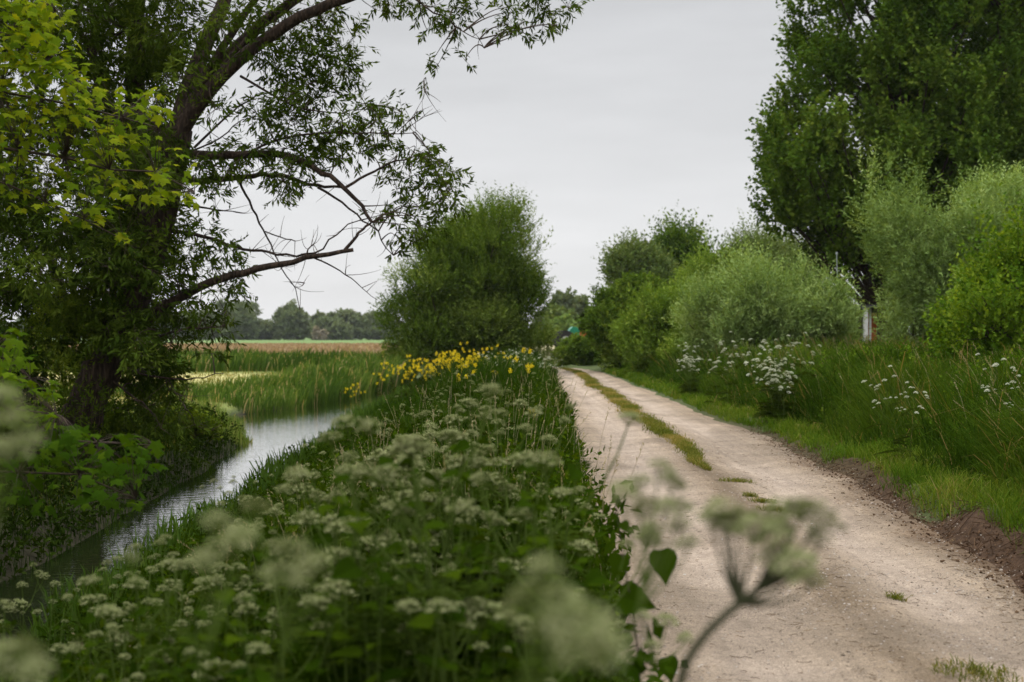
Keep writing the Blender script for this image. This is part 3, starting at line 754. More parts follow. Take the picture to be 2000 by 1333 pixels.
add_limb([(670, 493, -1), (690, 470, -.95), (702, 453, -.9), (724, 437, -.8)], .026, .016, 9, 5, wob=.02)
add_limb([(595, 506, -.9), (602, 490, -.9), (611, 477, -.9)], .014, .008, 6, 5, wob=.01)
add_limb([(300, 452, .1), (330, 451, .1), (372, 456, 0), (420, 468, -.1), (460, 485, -.2), (500, 490, -.3), (562, 501, -.4), (600, 498, -.4), (626, 490, -.4), (640, 470, -.4), (662, 455, -.4), (682, 440, -.4), (702, 430, -.4)], .034, .008, 26, 6)
add_limb([(466, 352, .2), (490, 400, .1), (516, 452, 0), (535, 490, 0), (550, 526, 0), (566, 552, 0), (580, 572, 0), (587, 600, 0)], .020, .005, 18, 5)
add_limb([(518, 453, 0), (550, 465, 0), (577, 472, .1)], .010, .008, 7, 5, wob=.01)
add_limb([(565, 550, 0), (578, 563, 0), (592, 560, 0), (595, 553, 0)], .005, .003, 6, 4, wob=.005)
add_limb([(615, 504, -.9), (660, 525, -.9), (702, 556, -.9), (738, 588, -.9)], .012, .003, 12, 4, wob=.015)
add_limb([(320, 400, .1), (352, 400, .1), (392, 406, .1), (470, 416, .1)], .024, .006, 10, 5, wob=.01)
add_limb([(470, 310, -.3), (520, 280, -.5), (580, 264, -.6), (640, 260, -.7), (720, 260, -.8), (806, 262, -.9)], .022, .006, 14, 5, wob=.015)
add_limb([(780, 262, -.9), (822, 232, -.9), (858, 214, -.9)], .006, .002, 7, 4, wob=.01)
add_limb([(776, 258, -.9), (810, 228, -.9), (832, 180, -.9)], .006, .002, 7, 4, wob=.01)
add_limb([(700, 262, -.8), (735, 240, -.8), (757, 213, -.8)], .007, .002, 7, 4, wob=.01)
add_limb([(760, -30, -.8), (800, -5, -.8), (846, 24, -.8), (876, 42, -.8), (912, 66, -.8), (947, 94, -.8)], .018, .004, 14, 5)
add_limb([(470, 150, -.3), (520, 180, -.4), (580, 210, -.5), (640, 222, -.6), (720, 212, -.7)], .02, .005, 12, 5)
add_limb([(380, 290, 0), (430, 240, .1), (490, 190, .2), (560, 170, .2)], .02, .006, 12, 5)
add_limb([(360, 300, 0), (420, 280, .2), (480, 230, .3), (510, 225, .3)], .016, .005, 10, 5)
# low dead twigs near the water
add_limb([(235, 715, -.2), (290, 735, -.4), (340, 742, -.5), (390, 740, -.6), (432, 730, -.7)], .022, .005, 14, 5)
add_limb([(330, 742, -.5), (345, 770, -.5), (362, 800, -.5)], .008, .003, 8, 4)
add_limb([(220, 745, -.2), (262, 775, -.4), (292, 800, -.5), (318, 838, -.6)], .018, .004, 12, 5)
add_limb([(232, 690, -.2), (300, 660, -.5), (370, 640, -.7), (430, 640, -.8)], .03, .008, 12, 5)

CL = [  # px, py, radius px, weight
    # behind and left
    (20, 40, 50), (60, 120, 55), (15, 200, 55), (110, 60, 50), (150, 140, 50), (90, 230, 60), (30, 300, 60), (150, 260, 55), (200, 340, 55), (90, 350, 60), (20, 410, 60), (130, 430, 60),
    (210, 440, 55), (250, 380, 50), (60, 480, 60), (170, 510, 60), (240, 520, 50), (30, 560, 60), (120, 580, 60), (210, 590, 50), (60, 640, 60), (150, 660, 55), (20, 700, 60), (90, 720, 50),
    (250, 40, 50), (300, 30, 55), (280, 110, 50), (320, 110, 45), (340, 60, 50), (390, 40, 45), (300, 180, 45), (350, 150, 45), (245, 150, 45), (230, 230, 50), (290, 260, 45), (385, 100, 40), (430, 50, 45),
    (200, 60, 35), (220, 10, 40), (300, 340, 40), (270, 440, 40), (300, 480, 35), (190, 170, 40),
    # upper right
    (470, 30, 45), (520, 25, 45), (500, 95, 40), (560, 75, 48), (540, 130, 45), (600, 95, 50), (590, 150, 50), (640, 110, 45), (660, 145, 40), (630, 60, 40), (690, 75, 32), (685, 130, 30), (650, 30, 35),
    (600, 185, 40), (640, 190, 35), (560, 200, 40), (420, 215, 30), (395, 175, 30), (500, 220, 35), (530, 240, 42), (575, 245, 42), (610, 260, 42), (640, 275, 40), (560, 290, 40), (600, 305, 40), (660, 240, 35),
    (700, 205, 30), (730, 215, 26), (755, 205, 18), (690, 250, 25), (740, 250, 22), (720, 280, 22), (760, 275, 20), (785, 220, 18), (800, 235, 18), (700, 300, 25), (670, 310, 30),
    (500, 290, 35), (450, 290, 35), (420, 325, 35), (390, 350, 35), (450, 340, 30), (480, 320, 30), (550, 350, 25), (545, 380, 22), (580, 380, 22), (565, 340, 30), (530, 330, 28), (420, 380, 28), (380, 320, 35),
    # the drooping right tip
    (800, 290, 20), (815, 305, 24), (840, 300, 26), (860, 320, 30), (880, 335, 26), (850, 350, 32), (880, 370, 30), (830, 370, 26), (860, 395, 30), (890, 400, 20), (800, 345, 20), (775, 370, 20), (820, 405, 26), (790, 400, 20),
    (850, 430, 24), (820, 440, 26), (790, 440, 22), (770, 460, 18), (800, 470, 22), (830, 465, 20), (745, 420, 20), (735, 435, 14), (760, 400, 16), (770, 490, 14),
    (780, 340, 18), (770, 310, 18), (745, 345, 14), (725, 290, 16),
    # low clumps
    (400, 460, 34), (370, 490, 36), (430, 490, 34), (390, 520, 36), (340, 510, 30), (350, 545, 34), (460, 530, 30), (470, 560, 28), (430, 570, 32), (390, 590, 34), (340, 590, 34), (360, 625, 36), (400, 630, 34), (430, 650, 24), (325, 640, 34), (300, 600, 34), (335, 670, 26), (440, 610, 22), (375, 660, 24), (300, 670, 22), (270, 640, 26),
    (425, 680, 12), (410, 690, 10),
    # top edge
    (760, -5, 30), (800, 5, 24), (830, 15, 24), (850, 40, 20), (880, 35, 24), (895, 55, 20), (905, 30, 20), (845, 15, 18), (870, 60, 14), (835, 60, 12), (770, 15, 16), (735, 20, 10), (760, 22, 10),
    (840, 128, 9), (832, 152, 9), (856, 126, 8), (908, 118, 13), (920, 10, 14),
    (975, 18, 16), (1000, 25, 20), (990, 50, 18), (1022, 45, 20), (1050, 10, 28), (1075, 30, 24), (1060, 50, 20), (1030, 70, 12), (1085, 50, 16), (1110, 18, 18), (1125, 10, 12), (975, 62, 10), (1015, 68, 9), (1000, -30, 40), (1060, -40, 45), (900, -30, 40), (940, -60, 40),
    (330, -60, 70), (450, -70, 70), (560, -60, 60), (200, -60, 70), (80, -60, 70), (660, -60, 60), (300, -200, 90), (480, -220, 90), (640, -180, 80), (120, -200, 90), (-60, -60, 90), (-80, 120, 80), (-100, 300, 80), (-90, 480, 80), (-60, 600, 80), (350, -350, 90), (200, -340, 90), (520, -330, 80), (740, -230, 60),
    # around the trunk foot and low growth
    (330, 760, 26), (300, 790, 30), (350, 810, 30), (310, 830, 30), (260, 740, 28), (380, 830, 24), (280, 700, 24), (250, 800, 30)]
for _ in range(95):
    CL.append((rng.uniform(-60, 325), rng.uniform(-60, 730), rng.uniform(38, 62)))
FRONT = [(rng.uniform(200, 315), rng.uniform(300, 700), rng.uniform(26, 40)) for _ in range(26)]
AL = np.concatenate([s for s, r in LIMBS]); AR = np.concatenate([r for s, r in LIMBS])
g = Geo(); gt = Geo(); gs = Geo()
for q_, (px, py, r) in enumerate(CL + FRONT):
    far_left = px < 340
    dY = rng.normal(.8 if far_left else -.3, .7 if far_left else .35)
    if q_ >= len(CL): dY = rng.uniform(-1.1, -.55)
    c = P(px, py, YW + dY) - W0
    rm = r / FPX * YW
    nsh = max(3, int(rng.uniform(.75, 1.15) * (rm / .25) ** 2 * (34 if far_left else 24)))
    if r > 60: nsh = int(nsh * .5)
    C = c[None]; ct = rng.uniform(.15, .7)
    idx, p0, sdir = clump_shoots(rng, C, np.array([rm]), nsh, -.15, (.15, 0, -.15), .1)
    p0[:, 1] += rng.normal(0, .12, nsh)
    lens = rng.uniform(.10, .26, nsh)
    shoot_leaves(g, rng, p0, sdir, lens, 8, .11, .030, np.clip(ct + rng.normal(0, .15, nsh), 0, 1), hang=.45, upn=.4)
    # twig from the nearest bough to the clump, then twiglets to the shoots
    d = np.linalg.norm(AL - c, axis=1) + .5 * (AL[:, 2] < c[2] - .4)
    b = AL[np.argmin(d)]
    t = np.linspace(0, 1, 9)[:, None]
    mid = (b + c) / 2 + rng.normal(0, .10, 3) + np.array([0, 0, .12])
    tubes(gt, (1 - t) ** 2 * b + 2 * t * (1 - t) * mid + t ** 2 * c, np.linspace(.011, .004, 9), 4)
    k = min(nsh, 10); tt = np.linspace(0, 1, 4)[None, :, None]
    e_ = (p0 + sdir * lens[:, None])[:k][:, None]; m_ = (p0[:k][:, None] * .7 + c * .3)
    tubes(gt, (1 - tt) ** 2 * c + 2 * tt * (1 - tt) * m_ + tt ** 2 * e_, np.broadcast_to(np.linspace(.004, .0018, 4), (k, 4)), 3)
# bare twigs off the boughs
for S, rr_ in LIMBS[1:]:
    for _ in range(5 if rr_[0] < .03 else 9):
        i = rng.integers(len(S) // 3, len(S)); b = S[i]
        dvec = unit(rng.normal(size=3) * np.array([1, .6, .8]) + np.array([.5, 0, .1])) * rng.uniform(.15, .55)
        t = np.linspace(0, 1, 6)[:, None]
        mid = b + dvec * .5 + rng.normal(0, .05, 3)
        tubes(gt, (1 - t) ** 2 * b + 2 * t * (1 - t) * mid + t ** 2 * (b + dvec), np.linspace(.006, .0018, 6), 3)
g.build("crown", M['willow'], wroot)
gt.build("twigs", M['twig'], wroot)
# bright young shoots growing out of the trunk
SH = [(150, 570, 50), (200, 560, 40), (110, 610, 50), (180, 610, 55), (230, 610, 35), (140, 650, 50), (200, 660, 45), (90, 660, 40), (170, 700, 40), (120, 720, 35), (150, 760, 40), (190, 800, 40), (150, 830, 40), (110, 800, 40), (60, 700, 30), (180, 860, 35), (220, 570, 30), (300, 230, 16), (345, 200, 18), (400, 200, 22), (420, 170, 18), (330, 470, 20), (280, 560, 20), (355, 400, 14)]
for (px, py, r) in SH:
    c = P(px, py, YW - .55 + rng.normal(0, .2)) - W0; rm = r / FPX * YW
    nsh = int((rm / .25) ** 2 * 30)
    idx, p0, sdir = clump_shoots(rng, c[None], np.array([rm]), nsh, .9, (0, 0, 0), .1)
    shoot_leaves(gs, rng, p0, sdir, rng.uniform(.12, .3, nsh), 8, .07, .022, np.clip(rng.uniform(.3, .7) + rng.normal(0, .15, nsh), 0, 1))
gs.build("trunk_shoots", M['shoots'], wroot)

# shrubs below the willow on the left bank
bush("elder_bush", "dark shrub crowding the left side of the old willow's foot", "bush", -7.2, 18.2, 2.2, 1.8, 2.0, M['dark'], 900, .09, .045, 71, ln=.3, nl=9, n_cl=26, base=.02)
bush("elder_bush", "very dark low shrub overhanging the water left of the old willow", "bush", -5.9, 14.2, 1.4, 1.5, 1.0, M['dark'], 600, .08, .04, 72, ln=.25, nl=9, n_cl=20, base=.02)
bush("elder_bush", "dark leafy shrub behind the lower maple leaves at the left edge", "bush", -6.9, 15.4, 2.6, 2.0, 2.1, M['dark'], 1100, .09, .045, 75, ln=.3, nl=9, n_cl=30, base=.02)
bush("elder_bush", "low black-green shrub at the water's edge below the lower maple leaves", "bush", -5.3, 12.2, 1.7, 2.0, .9, M['dark'], 700, .08, .04, 76, ln=.25, nl=9, n_cl=22, base=.02)
bush("bramble_bush", "tangled low bramble on the bank just right of the old willow's foot", "bush", -6.0, 20.9, 1.1, 1.6, .5, M['shoots'], 240, .075, .04, 73, ln=.25, nl=8, n_cl=20, base=.02)
bush("bramble_bush", "low leafy bramble on the bank between the old willow and the grass tussock", "bush", -5.7, 24.4, 1.3, 1.8, .45, M['shoots'], 220, .075, .04, 74, ln=.25, nl=8, n_cl=20, base=.02)

# ------------------------------------------------------------------ the maple reaching in from the left
rng = np.random.default_rng(81)
YM = 9.5
mroot = thing("maple_tree", "bright yellow-green maple reaching into the upper left corner", "maple", (-6.6, 9.2, -.2))
M0 = np.array(mroot.location)
g = Geo()
mt = smooth_path(np.array([[0, 0, 0], [.1, .05, 1.2], [.0, .1, 2.6], [.15, .1, 4.2], [.1, .15, 6]]), 14)
tubes(g, mt, np.linspace(.19, .07, 14), 10)
g.build("trunk", M['bark'], mroot, True)
gb = Geo()
def mpath(pts, r0, r1, n=16):
    A = np.array([P(a, b, c) - M0 for a, b, c in pts])
    st = mt[np.argmin(np.linalg.norm(mt - (A[0] + np.array([-1.2, 0, -.5])), axis=1))]
    S = smooth_path(np.vstack([st, A]), n)
    tubes(gb, S, np.linspace(r0, r1, n), 5)
    return S
MB = [mpath([(-200, 250, 9.4), (0, 290, 9.4), (150, 310, 9.4), (250, 345, 9.4), (330, 330, 9.4), (380, 375, 9.4)], .028, .004),
      mpath([(-200, 150, 9.7), (0, 180, 9.7), (120, 200, 9.7), (220, 225, 9.7), (310, 250, 9.6)], .025, .004),
      mpath([(-200, 30, 9.8), (0, 60, 9.8), (80, 90, 9.8), (150, 160, 9.8)], .025, .004),
      mpath([(-220, 310, 9.2), (0, 350, 9.2), (100, 400, 9.2), (190, 440, 9.2), (240, 468, 9.2)], .02, .003),
      mpath([(-200, -60, 9.9), (20, -40, 9.9), (110, 20, 9.9)], .025, .005),
      mpath([(-220, 560, 8.2), (-60, 650, 8.2), (20, 700, 8.2), (60, 740, 8.2)], .02, .004),
      mpath([(-220, 720, 7.6), (-60, 790, 7.6), (60, 800, 7.6), (110, 810, 7.6)], .02, .004),
      mpath([(-220, 800, 8.0), (0, 870, 8.0), (120, 850, 8.0), (210, 870, 8.0), (300, 870, 8.0)], .02, .004),
      mpath([(-220, 900, 7.6), (0, 930, 7.6), (120, 910, 7.6), (200, 950, 7.6), (265, 975, 7.6)], .02, .004)]
gl = Geo(); gp = Geo()
def maple_leaves(regions, Y, size, bright, sd=.2):
    P0, D, N, S, T = [], [], [], [], []
    for (x0, y0, x1, y1, n) in regions:
        n = int(n * 2.9)
        px = rng.uniform(x0, x1, n); py = rng.uniform(y0, y1, n)
        for a, b in zip(px, py):
            P0.append(P(a, b, Y + rng.normal(0, .45)) - M0)
    P0 = np.array(P0); n = len(P0)
    D = unit(np.stack([rng.normal(.5, .6, n), rng.normal(-.2, .6, n), rng.normal(-.35, .3, n)], 1))
    N = unit(np.stack([rng.normal(0, .35, n), rng.normal(-.25, .35, n), np.ones(n)], 1))
    T = np.clip(rng.normal(bright, sd, n), 0, 1)
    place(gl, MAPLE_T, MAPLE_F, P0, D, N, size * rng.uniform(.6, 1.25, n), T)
    bp = np.concatenate(MB)
    t = np.linspace(0, 1, 4)[None, :, None]
    near = bp[np.argmin(np.linalg.norm(P0[:, None] - bp[None], axis=2), axis=1)]
    k = np.linalg.norm(P0 - near, axis=1) < .5
    A, B = near[k][:, None], P0[k][:, None]; mid = (A + B) / 2 + np.array([0, 0, .03])
    tubes(gb, (1 - t) ** 2 * A + 2 * t * (1 - t) * mid + t ** 2 * B, np.broadcast_to(np.array([.003, .002, .0015, .0012]), (k.sum(), 4)), 3)
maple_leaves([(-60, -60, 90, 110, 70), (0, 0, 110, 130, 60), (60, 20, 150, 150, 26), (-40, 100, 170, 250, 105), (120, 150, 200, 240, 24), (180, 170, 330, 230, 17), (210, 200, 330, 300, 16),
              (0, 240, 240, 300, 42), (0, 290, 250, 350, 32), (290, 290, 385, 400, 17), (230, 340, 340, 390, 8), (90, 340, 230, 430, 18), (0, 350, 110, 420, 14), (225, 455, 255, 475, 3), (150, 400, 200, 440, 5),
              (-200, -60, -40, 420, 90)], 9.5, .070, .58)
maple_leaves([(-30, 640, 40, 760, 22), (-20, 740, 110, 830, 34), (-10, 690, 60, 760, 8)], 8.0, .072, .25, .12)  # lower sprays: their shade is put into a darker leaf tint
maple_leaves([(30, 830, 150, 900, 18), (60, 845, 310, 915, 36), (140, 890, 275, 990, 26), (0, 880, 110, 1000, 16), (-120, 800, 0, 1000, 20)], 7.8, .072, .04, .10)  # lowest sprays, tinted darkest to stand for the shade they hang in
A = []  # unseen crown leaves overhead, added to darken the lower left verge
while len(A) < 5200:
    q = rng.normal(size=3); q = q / np.linalg.norm(q) * rng.random() ** .4
    c = np.array([-4.3, 5.2, 5.0]) + q * np.array([4.2, 5.0, 2.0])
    if c[2] > 2.3 + .25 * max(c[1], 0) + (0 if c[0] > -.42 * c[1] else -1.2): A.append(c)
A = np.array(A) - M0; n = len(A)
for k in range(12):
    e_ = A[rng.integers(n)]; st = mt[rng.integers(6, 13)]; t = np.linspace(0, 1, 10)[:, None]; mid = (st + e_) / 2 + np.array([0, 0, .4])
    tubes(gb, (1 - t) ** 2 * st + 2 * t * (1 - t) * mid + t ** 2 * e_, np.linspace(.05, .008, 10), 5)
place(gl, MAPLE_T, MAPLE_F, A, np.stack([rng.normal(0, 1, n), rng.normal(0, 1, n), rng.normal(-.35, .3, n)], 1), np.stack([rng.normal(0, .4, n), rng.normal(0, .4, n), np.ones(n)], 1), .10 * rng.uniform(.7, 1.25, n), np.clip(rng.normal(.5, .2, n), 0, 1))
gb.build("branches", M['twig'], mroot, True)
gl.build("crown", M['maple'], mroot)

# ------------------------------------------------------------------ grass, reeds, ground cover (nobody could count these)
def scatter(rng, n, x0, x1, y0, y1, dens=None):
    """uniform in x; more per square metre near the camera"""
    y = y0 * (y1 / y0) ** rng.random(n) if y0 > 0 else rng.uniform(y0, y1, n)
    a = x0(y) if callable(x0) else np.full(n, float(x0)); b = x1(y) if callable(x1) else np.full(n, float(x1))
    x = a + (b - a) * rng.random(n)
    if dens is not None:
        k = rng.random(n) < dens(x, y); x, y = x[k], y[k]
    return x, y, np.stack([x, y, ground_z(x, y) - .02], 1)

# tall grass on the right bank
rng = np.random.default_rng(201)
g = Geo()
x, y, b = scatter(rng, 270000, lambda y: pr(y) + .45, lambda y: pr(y) + 6.5 + .05 * y, 4.5, 66, lambda x, y: (sstep(.45, 1.2, x - pr(y)) * .85 + .15) * (.18 + .82 * sstep(.36, .62, .65 * vnoise(x * 2.3, y * 1.5, 91) + .35 * vnoise(x * 5, y * 4, 92))))
n = len(x); r_ = x - pr(y)
patch = vnoise(x * .9, y * .7, 41); ph = rng.random(n)
h = (.22 + .66 * sstep(.5, 1.7, r_)) * (.6 + .7 * patch) * rng.uniform(.55, 1.25, n) * np.interp(y, [8, 60], [1, .85])
lean = rng.normal(0, .46, (n, 2)) * h[:, None] + np.stack([-.45 * (vnoise(x * .6, y * .6, 42) - .15) * h, .1 * h * (patch - .5)], 1)
tint = np.clip(.18 + .5 * vnoise(x * .5, y * .5, 43) + rng.normal(0, .13, n), 0, .84)
dryk = ph > .970 - .03 * sstep(3.0, 5.0, r_); tint = np.where(dryk, rng.uniform(.90, 1, n), tint)
blades(g, b, h * np.where(dryk, 1.12, 1), np.interp(y, [8, 20, 66], [.007, .012, .034]) * rng.uniform(.7, 1.4, n), lean, rng, tint)
stuff(g.build("tall_grass", M['grass']), "tall lush grass leaning on the bank right of the path", "grass")
# seed stalks above it
g = Geo()
x, y, b = scatter(rng, 650, lambda y: pr(y) + 1.2, lambda y: pr(y) + 6.0, 8, 50)
n = len(x); h = rng.uniform(.75, 1.25, n) * (.7 + .4 * vnoise(x * .5, y * .5, 44))
ln_ = np.stack([rng.normal(-.20, .14, n), rng.normal(0, .14, n)], 1)
t = np.linspace(0, 1, 5)
path = b[:, None, :] + np.stack([ln_[:, 0:1] * t ** 2, ln_[:, 1:2] * t ** 2, h[:, None] * (t - .1 * t ** 3)], -1)
wd = np.interp(y, [8, 50], [1, 3])
tubes(g, path, np.broadcast_to(np.array([.0016, .0014, .0012, .001, .0008]), (n, 5)) * wd[:, None], 3, rng.random(n))
dvec = unit(path[:, -1] - path[:, -2])
shoot_leaves(g, rng, path[:, -1] - dvec * .10, dvec, .14, 14, .022, .008, rng.random(n), spread=.5)
stuff(g.build("grass_stalks", M['seed']), "straw-coloured flowering grass stalks above the right bank", "grass")
# herbs between the right bank's grass
g = Geo()
x, y, b = scatter(rng, 12000, lambda y: pr(y) + 1.2, lambda y: pr(y) + 7.0, 9, 60, lambda x, y: sstep(.45, .7, vnoise(x * .6, y * .4, 45)))
n = len(x)
b[:, 2] += rng.uniform(.1, .75, n) * sstep(1.0, 3.0, x - pr(y))
shoot_leaves(g, rng, b, unit(rng.normal(size=(n, 3)) * .5 + np.array([0, 0, 1])), .35, 9, .075, .035, np.clip(rng.normal(.45, .2, n), 0, 1))
stuff(g.build("bank_herbs", M['hazel']), "leafy yellow-green weeds in the grass of the right bank", "weeds")
# short turf along the earth step
g = Geo()
x, y, b = scatter(rng, 80000, lambda y: pr(y) + .10, lambda y: pr(y) + 1.9, 4, 62, lambda x, y: sstep(.08, .30, x - pr(y) + .55 * (vnoise(x * .9, y * .9, 32) - .5) + np.interp(y, [8, 14, 20, 30], [0, .04, .22, .40])))
n = len(x)
h = rng.uniform(.05, .22, n) * (.5 + 1.3 * vnoise(x * 1.8, y * 1.8, 46) ** 1.3) * (1 + .8 * sstep(.8, 1.6, x - pr(y)))
blades(g, b, h, np.interp(y, [6, 20, 62], [.005, .009, .03]) * rng.uniform(.7, 1.3, n), rng.normal(0, .55, (n, 2)) * h[:, None], rng, np.clip(.25 + .6 * vnoise(x * .8, y * .8, 47) + rng.normal(0, .15, n), 0, 1))
stuff(g.build("turf", M['short']), "short bright turf edging the right side of the path", "grass")

# grass strip between the wheel tracks
g = Geo()
n = 21000
y = 16.5 * (67 / 16.5) ** rng.random(n)
cx_ = pl(y) + (pr(y) - pl(y)) * (.50 + .05 * (vnoise(y * .35, 2.2, 48) - .5))
x = cx_ + rng.normal(0, .095, n) * np.interp(y, [16, 19, 24, 40, 66], [.25, .6, 1.0, 1.1, 1.2]) + .10 * (vnoise(y * .8, y * 0, 53) - .5)
k = rng.random(n) < sstep(.30, .55, vnoise(x * 1.6, y * .55, 49) + np.interp(y, [16.5, 19, 22, 67], [-.30, .10, .22, .28]))
x, y = x[k], y[k]; n = len(x)
b = np.stack([x, y, ground_z(x, y) - .005], 1)
h = rng.uniform(.025, .085, n)
blades(g, b, h, np.interp(y, [16, 67], [.007, .022]), rng.normal(0, .7, (n, 2)) * h[:, None], rng, np.clip(.1 + .8 * vnoise(x * 1.5, y * .8, 50) + rng.normal(0, .15, n), 0, 1))
stuff(g.build("track_grass", M['strip']), "thin yellowish grass strip between the two wheel tracks", "grass")
# separate tufts nearer the camera
TF = [(1440, 945, .20, "round grass tuft on the track, just beyond the end of the grass strip"),
      (1466, 974, .10, "smallest grass tuft on the track, between two larger tufts"),
      (1490, 984, .14, "pale flat grass tuft beside the smallest tuft on the track"),
      (1512, 1003, .18, "darker grass tuft on the track, nearest of the row behind the blurred flowers"),
      (1750, 1176, .07, "tiny grass sprig in the brown middle of the track"),
      (1905, 1325, .22, "low grass tuft at the bottom edge of the picture on the track")]
for i, (px, py, rad, lab) in enumerate(TF):
    Yt = CAMZ * FPX / (py - HZ); cx0 = (px - 1000) / FPX * Yt
    n = int(rad * 1700)
    a = rng.uniform(0, 6.28, n); q = rad * rng.random(n)
    x = cx0 + np.cos(a) * q; y = Yt + np.sin(a) * q * .9
    z0 = float(ground_z(cx0, Yt))
    b = np.stack([x - cx0, y - Yt, ground_z(x, y) - z0 - .004], 1)
    g = Geo(); h = rng.uniform(.02, .06, n)
    blades(g, b, h, .005, rng.normal(0, .8, (n, 2)) * h[:, None], rng, np.clip(rng.normal(.3, .25, n), 0, 1))
    o = g.build("grass_tuft", M['strip'])
    o.location = (cx0, Yt, z0)
    tag(o, lab, "grass tuft", "grass tufts on the track")

# gravel and litter on the path
g = Geo()
ico = np.array([(0, 0, 1), (.9, 0, .1), (.28, .86, .1), (-.73, .53, .1), (-.73, -.53, .1), (.28, -.86, .1), (0, 0, -.6)])
icf = [(0, 1, 2), (0, 2, 3), (0, 3, 4), (0, 4, 5), (0, 5, 1), (6, 2, 1), (6, 3, 2), (6, 4, 3), (6, 5, 4), (6, 1, 5)]
n = 15000
y = 5.2 * (24 / 5.2) ** rng.random(n); u = rng.random(n)
x = pl(y) + (pr(y) - pl(y) + .15) * u
k = rng.random(n) < (.25 + .75 * sstep(.42, .68, vnoise(x * 1.6, y * 1.2, 51)) + .4 * (u > .88))
x, y = x[k], y[k]; n = len(x)
S = np.stack([rng.uniform(.004, .011, n), rng.uniform(.004, .010, n), rng.uniform(.002, .006, n)], 1) * np.where(rng.random(n) > .985, 1.9, 1)[:, None]
a = rng.uniform(0, 6.28, n)
place(g, ico, icf, np.stack([x, y, ground_z(x, y) + .001], 1), np.stack([np.cos(a), np.sin(a), rng.normal(0, .1, n)], 1), np.stack([rng.normal(0, .15, n), rng.normal(0, .15, n), np.ones(n)], 1), S, np.clip(rng.normal(.5, .25, n), 0, 1))
gv = g.build("gravel", M['stone'])
stuff(gv, "loose fine gravel scattered over the sandy path", "gravel")
g = Geo()
n = 9000
y = 5.2 * (30 / 5.2) ** rng.random(n); u = np.where(rng.random(n) < .45, rng.normal(.5, .07, n), rng.random(n))
u = np.where(rng.random(n) < .35, rng.normal(.96, .06, n), u)
x = pl(y) + (pr(y) - pl(y)) * u
a = rng.uniform(0, 6.28, n)
leaves(g, np.stack([x, y, ground_z(x, y) + .003], 1), np.stack([np.cos(a), np.sin(a), rng.normal(.05, .12, n)], 1), np.stack([rng.normal(0, .3, n), rng.normal(0, .3, n), np.ones(n)], 1), rng.uniform(.008, .026, n), rng.uniform(.003, .008, n), rng.random(n))
n = 1500
y = 5.2 * (22 / 5.2) ** rng.random(n); u = np.where(rng.random(n) < .6, rng.normal(.97, .06, n), rng.random(n)); x = pl(y) + (pr(y) - pl(y)) * u
a = rng.uniform(0, 6.28, n); dv = np.stack([np.cos(a), np.sin(a), np.zeros(n)], 1) * rng.uniform(.01, .04, n)[:, None]
p0 = np.stack([x, y, ground_z(x, y) + .004], 1); t = np.array([-1, 0, 1.])[None, :, None]
pth = p0[:, None] + dv[:, None] * t + rng.normal(0, .004, (n, 3, 3)); pth[:, :, 2] = np.maximum(pth[:, :, 2], ground_z(pth[:, :, 0], pth[:, :, 1]) + .003)
tubes(g, pth, np.full((n, 3), .0014), 3, rng.random(n))
stuff(g.build("leaf_litter", M['litter']), "brown leaf scraps and twigs littering the path", "litter")
# clods and roots on the raw earth step
g = Geo()
n = 3600
y = 5.5 * (24 / 5.5) ** rng.random(n); x = pr(y) + rng.normal(.16, .18, n)
sz = rng.uniform(.005, .020, n)
place(g, ico, icf, np.stack([x, y, ground_z(x, y) + .002], 1), rand_unit(rng, n), rand_unit(rng, n) + np.array([0, 0, 1.]), np.stack([sz, sz * rng.uniform(.6, 1, n), sz * rng.uniform(.4, .8, n)], 1), np.clip(rng.normal(.25, .2, n), 0, 1))
n = 500
y = 7.5 * (24 / 7.5) ** rng.random(n); x = pr(y) + rng.normal(.22, .14, n)
dv = unit(np.stack([rng.normal(-.5, .5, n), rng.normal(0, .7, n), rng.normal(-.15, .25, n)], 1)) * rng.uniform(.05, .14, n)[:, None]
p0 = np.stack([x, y, ground_z(x, y) + .02], 1)
tubes(g, p0[:, None] + dv[:, None] * t + rng.normal(0, .012, (n, 3, 3)), np.full((n, 3), .0028), 3, rng.random(n) * .5)
stuff(g.build("earth_clods", M['litter']), "dark crumbled earth and roots of the broken bank edge", "soil")

# left verge: grass and ground cover
g = Geo()
x, y, b = scatter(rng, 190000, lambda y: dr(y) - .05, lambda y: pl(y) + np.interp(y, [2, 12, 20], [-.10, -.04, .08]), 2.2, 66, lambda x, y: .15 + .85 * sstep(.36, .62, .65 * vnoise(x * 2.3, y * 1.5, 93) + .35 * vnoise(x * 5, y * 4, 94)))
n = len(x); v = (pl(y) - x) / (pl(y) - dr(y))
patch = vnoise(x * .9, y * .6, 61)
h = (.30 + .55 * sstep(.0, .15, v)) * (.55 + .75 * patch) * rng.uniform(.5, 1.25, n) * np.interp(y, [2, 7, 12, 22, 60], [.40, .50, .68, 1.0, 1.05]) * verge_h(x, y)
lean = rng.normal(0, .34, (n, 2)) * h[:, None]; lean[:, 0] += .22 * h * sstep(.3, 0, v)
blades(g, b, h, np.interp(y, [2, 8, 20, 66], [.005, .007, .012, .034]) * rng.uniform(.7, 1.4, n), lean, rng, np.clip(.02 + .5 * vnoise(x * .5, y * .5, 62) + rng.normal(0, .14, n), 0, .84))
stuff(g.build("verge_grass", M['grass']), "green grass filling the verge between ditch and path", "grass")

